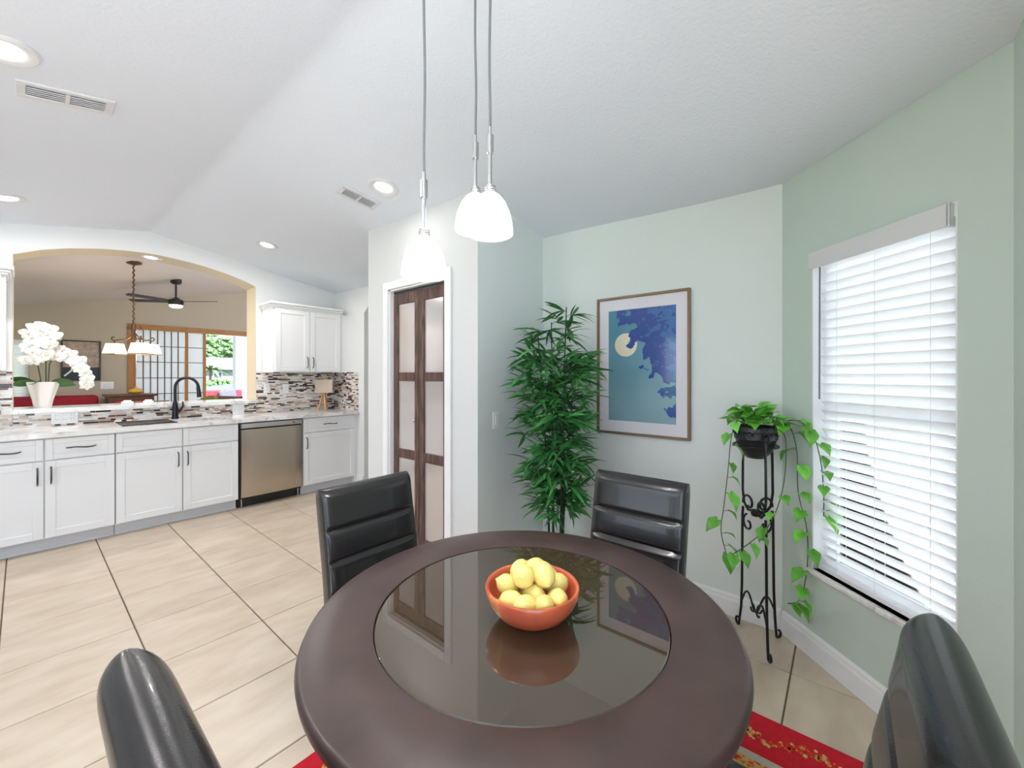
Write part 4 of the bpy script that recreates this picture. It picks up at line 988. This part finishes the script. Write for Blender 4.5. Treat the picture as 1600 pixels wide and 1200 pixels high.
# far window with blinds
fwn = thing('window_2', 'white framed window behind blinds at left through the arch', 'window', (FX0, Y2, FZ0)); fwn['kind'] = 'structure'; W_, H_ = FX1 - FX0, FZ1 - FZ0
b = B()
for x0, x1, z0, z1 in ((0, .04, 0, H_), (W_ - .04, W_, 0, H_), (.04, W_ - .04, 0, .04), (.04, W_ - .04, H_ - .04, H_)): b.box(x0, x1, .07, .11, z0, z1)
b.obj('window_frame', 'trim', fwn, False)
b = B(); b.box(.04, W_ - .04, .088, .092, .04, H_ - .04); b.obj('pane', 'glass', fwn, False)
fb = thing('window_blind', 'white slat blind in the far window behind the orchid', 'blind', (FX0, Y2, FZ0))
b = B(); b.box(.004, W_ - .004, .005, .06, H_ - .05, H_ - .002); b.obj('headrail', 'trim', fb, False)
b = B(); b.prism(pts=[(0, -.025, 0), (0, 0, .003), (0, .025, 0), (0, 0, .0005)], off=(W_ - .012, 0, 0)); fsm = b.mesh('slat', 'slat', False)
for i in range(25): link('slat', fsm, fb, (.006, .035, .03 + i * .0418), (math.radians(58), 0, 0))
# sliding door with shoji screen
sd = thing('door_2', 'oak trimmed sliding glass door with white gridded screen in living room', 'door', (SX0, Y2, 0)); sd['kind'] = 'structure'; Ws = SX1 - SX0
b = B(); b.box(-.07, Ws + .07, -.025, .0, SZ, SZ + .08, .003, 1); b.obj('header_casing', 'oak', sd, False)
for x0, x1 in ((-.07, 0), (Ws, Ws + .07)):
    b = B(); b.box(x0, x1, -.025, 0, 0, SZ, .003, 1); b.obj('side_casing', 'oak', sd, False)
SW = .70
for x0, x1 in ((.0, .03), (SW - .045, SW), (SW + .215, SW + .255)):
    b = B(); b.box(x0, x1, .01, .05, 0, SZ); b.obj('screen_stile', 'oak', sd, False)
nc, nrw = 7, 8; cw = (SW - .075) / nc; rh = SZ / nrw
b = B(); b.box(-cw / 2 + .006, cw / 2 - .006, -.002, .002, -rh / 2 + .005, rh / 2 - .005); pme = b.mesh('screen_pane', 'shoji', False)
for i in range(nc):
    for j in range(nrw): link('screen_pane', pme, sd, (.03 + (i + .5) * cw, .03, (j + .5) * rh))
for i in range(1, nc):
    b = B(); x = .03 + i * cw; b.box(x - .006, x + .006, .02, .04, 0, SZ); b.obj('muntin', 'brown_wood', sd, False)
for j in range(1, nrw):
    b = B(); b.box(.03, SW - .045, .021, .039, j * rh - .005, j * rh + .005); b.obj('muntin', 'brown_wood', sd, False)
b = B(); b.box(-cw / 2 + .006, cw / 2 - .006, -.002, .002, -rh / 2 + .005, rh / 2 - .005); b.bm.verts.ensure_lookup_table(); b.bm.free()
for j in range(nrw):
    b = B(); b.box(SW, SW + .215, .028, .032, j * rh + .005, (j + 1) * rh - .005); b.obj('screen_pane', 'shoji', sd, False)
for j in range(1, nrw):
    b = B(); b.box(SW, SW + .215, .021, .039, j * rh - .005, j * rh + .005); b.obj('muntin', 'brown_wood', sd, False)
b = B(); b.box(0, Ws, .09, .094, .03, SZ - .03); b.obj('glass_pane', 'glass', sd, False)
b = B(); b.box(1.86, 1.90, .08, .11, 0, SZ); b.obj('mullion', 'black', sd, False)

# furniture tops
def wood_chair(x, y, rz, label, m='brown_wood', h=1.06, pad=None):
    t = thing('side_chair', label, 'chair', (x, y, 0), rz, 'wooden chairs in the living room'); w2 = .21
    for s_ in (-1, 1):
        b = B(); b.box(s_ * w2 - .018, s_ * w2 + .018, -.22, -.185, 0, h, .004, 1); b.obj('leg', m, t, False)
        b = B(); b.box(s_ * w2 - .018, s_ * w2 + .018, .17, .205, 0, .44, .004, 1); b.obj('leg', m, t, False)
        b = B(); b.box(s_ * .08 - .015, s_ * .08 + .015, -.212, -.195, .48, h - .08); b.obj('back_slat', m, t, False)
    b = B(); b.box(-w2 - .018, w2 + .018, -.222, -.183, h - .10, h, .006, 2); b.obj('top_rail', m, t, False)
    b = B(); b.box(-w2 - .02, w2 + .02, -.20, .215, .44, .48, .008, 2); b.obj('seat', pad or m, t)
    return t
wood_chair(.87, 6.35, 0, 'dark wooden dining chair below the chandelier behind the ledge')
wood_chair(1.62, 6.45, PI / 2 + .3, 'dark wooden chair right of the faucet beyond the arch', h=1.07)
b = B(); b.lathe([(0, .73), (.45, .73), (.46, .745), (.45, .76), (0, .76)], 48, sx=1.0, sy=.8); t = thing('living_table', 'brown wooden dining table under the far chandelier', 'table', (.45, 6.95, 0)); b.obj('tabletop', 'brown_wood', t)
b = B(); b.lathe([(.25, 0), (.25, .03), (.06, .07), (.05, .4), (.08, .729), (0, .729)], 24); b.obj('pedestal', 'brown_wood', t)
# red bench sofa
sf = thing('red_sofa', 'dark red fabric sofa whose back shows above the ledge by the orchid', 'sofa', (.12, 8.15, 0))
b = B(); b.box(-.72, .58, .18, .38, .30, 1.07, .06, 4); b.obj('backrest', 'red_fabric', sf)
b = B(); b.box(-.72, .52, -.45, .20, .20, .46, .05, 3); b.obj('seat', 'red_fabric', sf)
for x in (-.80, .52):
    b = B(); b.box(x, x + .12, -.45, .38, .12, .66, .04, 3); b.obj('armrest', 'red_fabric', sf)
for x in (-.7, .5):
    for y in (-.4, .33):
        b = B(); b.box(x - .03, x + .03, y - .03, y + .03, 0, .2); b.obj('foot', 'brown_wood', sf, False)
# sideboard with gourd
sb = thing('sideboard', 'brown wooden cabinet with red panel beside the sofa', 'cabinet', (1.03, 8.42, 0))
b = B(); b.box(-.24, .26, -.20, .24, 0, 1.04); b.obj('body', 'brown_wood', sb, False)
b = B(); b.box(-.27, .29, -.23, .25, 1.04, 1.07, .006, 2); b.obj('top', 'brown_wood', sb, False)
for x in (-.19, .06):
    b = B(); b.box(x, x + .18, -.206, -.198, .15, .99); d_ = b.obj('door_panel', 'red_fabric', sb, False); b = B(); b.box(x + .15, x + .165, -.22, -.206, .6, .66); b.obj('knob', 'brown_wood', d_, False)
b = B(); b.lathe([(0, 0), (.05, .004), (.085, .035), (.075, .07), (.03, .085), (.012, .10), (.008, .125), (0, .126)], 24); t = b.obj('gourd', 'gourd', None, loc=(1.10, 8.36, 1.0705)); tag(t, 'yellow gourd on the brown cabinet beyond the arch', 'gourd')
# armchairs
def tub(x, y, rz, label, m, h):
    t = thing('armchair', label, 'chair', (x, y, 0), rz)
    b = B(); pts = [(.30 * math.cos(a), .30 * math.sin(a), 0) for a in [PI * i / 14 + PI for i in range(15)]]
    for i in range(14):
        p, q = Vector(pts[i]), Vector(pts[i + 1]); k = math.sin(PI * (i + .5) / 14); hh = h - .22 * (1 - k)
        b.prism([(p.x, p.y, .3), (q.x, q.y, .3), (q.x, q.y, hh), (p.x, p.y, hh)], (-.08 * p.x / .3, -.08 * p.y / .3, 0))
    b.obj('backrest', m, t)
    b = B(); b.box(-.27, .27, -.24, .30, .25, .46, .04, 3); b.obj('seat', m, t)
    for s_ in (-1, 1):
        for y_ in (-.18, .24):
            b = B(); b.tube([(s_ * .2, y_, .26), (s_ * .22, y_, 0)], .02, 8); b.obj('leg', 'brown_wood', t)
tub(1.32, 7.05, PI / 2, 'red armchair whose rounded top peeks left of the faucet', 'red_fabric', .99)
tub(1.72, 7.75, PI / 2 + .4, 'olive armchair behind the faucet in the living room', 'olive', 1.03)

# ------------------------------------------------------------------ outdoors beyond the sliding door
def ray(u): t = (u - 800) / 630; return Vector((math.cos(th) + math.sin(th) * t, math.sin(th) - math.cos(th) * t))
b = B(); b.box(-90, 130, -70, 190, -.35, -.15); tag(b.obj('lawn', 'grass', None, False), 'green lawn outside the sliding door', 'lawn', kind='structure')
b = B(); b.box(-12, 14, -12, -.53, -.15, -.06); b.box(3.95, 14, -.53, 8.9, -.15, -.06); tag(b.obj('bounce_patio', 'concrete', None, False), 'pale concrete paving added as light bounce outside the nook window', 'patio', kind='structure')  # paving added to bounce untinted light up to the ceiling
b = B(); b.box(1.0, 6.5, 8.95, 16.5, -.15, -.02); tag(b.obj('patio_slab', 'concrete', None, False), 'pale concrete patio outside the sliding door', 'patio', kind='structure')
b = B(); b.box(-60, 110, 52, 85, -.149, -.13); tag(b.obj('street', 'asphalt', None, False), 'grey street in front of the far house', 'street', kind='structure')
b = B(); b.box(-60, 110, 92, 100, -.149, -.12); tag(b.obj('driveway', 'asphalt', None, False), 'pale driveway apron across the street', 'driveway', kind='structure')
hs = ray(345) * 92
ho = thing('neighbour_house', 'white house with pale hipped roof seen through sliding door', 'house', (hs.x, hs.y + 14, -.15))
b = B(); b.box(-14, 14, -4, 6, 0, 3.1); b.obj('wall', 'stucco', ho, False)
b = B()
base = [(-15, -5, 3.0), (15, -5, 3.0), (15, 7, 3.0), (-15, 7, 3.0)]; rid = [(-8, 1, 6.2), (8, 1, 6.2)]
b.quad(base[0], base[1], rid[1], rid[0]); b.quad(base[2], base[3], rid[0], rid[1]); b.quad(base[1], base[2], rid[1]) if False else None
b.bm.faces.new([b.bm.verts.new(p) for p in (base[1], base[2], rid[1])]); b.bm.faces.new([b.bm.verts.new(p) for p in (base[3], base[0], rid[0])]); b.quad(*base); b.obj('roof', 'roof', ho, False)
for x in (-9, -4, 2, 8):
    b = B(); b.box(x - .9, x + .9, -4.06, -4, .9, 2.4); wn_ = b.obj('window', 'trim', ho, False); b = B(); b.box(x - .78, x + .78, -4.10, -4.06, 1.0, 2.3); b.obj('pane', 'dark_win', wn_, False)
random.seed(3)
def tree(u, dist, h, r, label):
    p = ray(u) * dist; t = thing('tree', label, 'tree', (p.x, p.y, -.15), 0, 'trees behind the far house')
    b = B(); b.tube([(0, 0, 0), (.1, 0, h * .4), (0, .1, h * .65)], lambda q: .35 - .2 * q, 8); b.obj('trunk', 'bark', t)
    b = B()
    for k in range(260):
        v = Vector((random.gauss(0, 1), random.gauss(0, 1), random.gauss(0, 1))).normalized() * (random.random() ** .4); c = Vector((v.x * r, v.y * r, h * .66 + v.z * h * .33)); s_ = random.uniform(.35, .7) * r * .3
        bmesh.ops.create_icosphere(b.bm, subdivisions=1, radius=s_, matrix=Matrix.Translation(c) @ Matrix.Diagonal((1, 1, .6, 1)))
    o = b.obj('crown', 'foliage', t, False); o['kind'] = 'stuff'
tree(332, 150, 17, 7.5, 'rounded green tree above the far house roof')
tree(352, 175, 15, 6.5, 'shorter green tree above right end of the far roof')
tree(314, 125, 11, 5, 'low green tree at left edge of the sliding door view')
tree(374, 120, 12, 5, 'green tree right of the porch post')
pp = ray(328) * 62; pt = thing('palm_tree', 'palm tree on the lawn before the far house', 'tree', (pp.x, pp.y, -.15))
b = B(); b.tube([(0, 0, 0), (.05, 0, 1.2), (.1, 0, 2.4)], lambda q: .2 - .05 * q, 8); b.obj('trunk', 'bark', pt)
fm = blade(2.4, .55, .45, 8, .5).mesh('frond', 'foliage', True, 80)
for k in range(14): link('frond', fm, pt, (.1, 0, 2.4), (0, random.uniform(-.9, .15), 2 * PI * k / 14))
for i, (u, dist, r) in enumerate(((316, 55, 1.0), (339, 66, 1.0), (355, 74, .9))):
    p = ray(u) * dist; b = B()
    for k in range(60):
        v = Vector((random.gauss(0, 1), random.gauss(0, 1), abs(random.gauss(0, 1)))).normalized() * random.random() ** .4 * r; bmesh.ops.create_icosphere(b.bm, subdivisions=1, radius=.28 * r, matrix=Matrix.Translation(v))
    o = b.obj('shrub', 'foliage', None, False, loc=(p.x, p.y, -.1)); tag(o, ('green shrub left of the palm on the far lawn', 'green shrub right of the palm before far house', 'rightmost small shrub before the far house')[i], 'shrub', 'shrubs on the far lawn')
# lanai post and love seat
p = ray(378) * 13.2; b = B(); b.box(-.22, .22, -.15, .15, -.02, 3.2, .01, 1); b.box(-.26, .26, -.19, .19, -.02, .14, .01, 1); o = b.obj('porch_post', 'stucco', None, False, loc=(p.x, p.y, 0)); tag(o, 'white square porch post outside the sliding door', 'post')
p = ray(352) * 11.8; ls = thing('patio_loveseat', 'patio loveseat with red cushions outside the sliding door', 'seat', (p.x, p.y, -.02), math.radians(10))
for x in (-.52, .02):
    b = B(); b.box(x, x + .50, .10, .24, .45, .95, .05, 3); b.obj('back_cushion', 'red_fabric', ls)
    b = B(); b.box(x, x + .50, -.42, .12, .40, .54, .04, 3); b.obj('seat_cushion', 'red_fabric', ls)
b = B(); b.box(-.58, .58, -.45, .28, .30, .40); 
for x in (-.58, .54):
    b.box(x, x + .05, -.45, .28, 0, .62)
b.box(-.58, .58, .24, .29, .3, .86); b.obj('frame', 'black', ls, False)
b = B(); b.box(-.24, .20, -.07, .07, 0, .40, .05, 3); o = b.obj('throw_pillow', 'grey_fabric', None, loc=(p.x + .12, p.y - .04, .535)); o.rotation_euler = (math.radians(-12), math.radians(-8), math.radians(10)); tag(o, 'charcoal pillow leaning on the red patio loveseat', 'pillow')
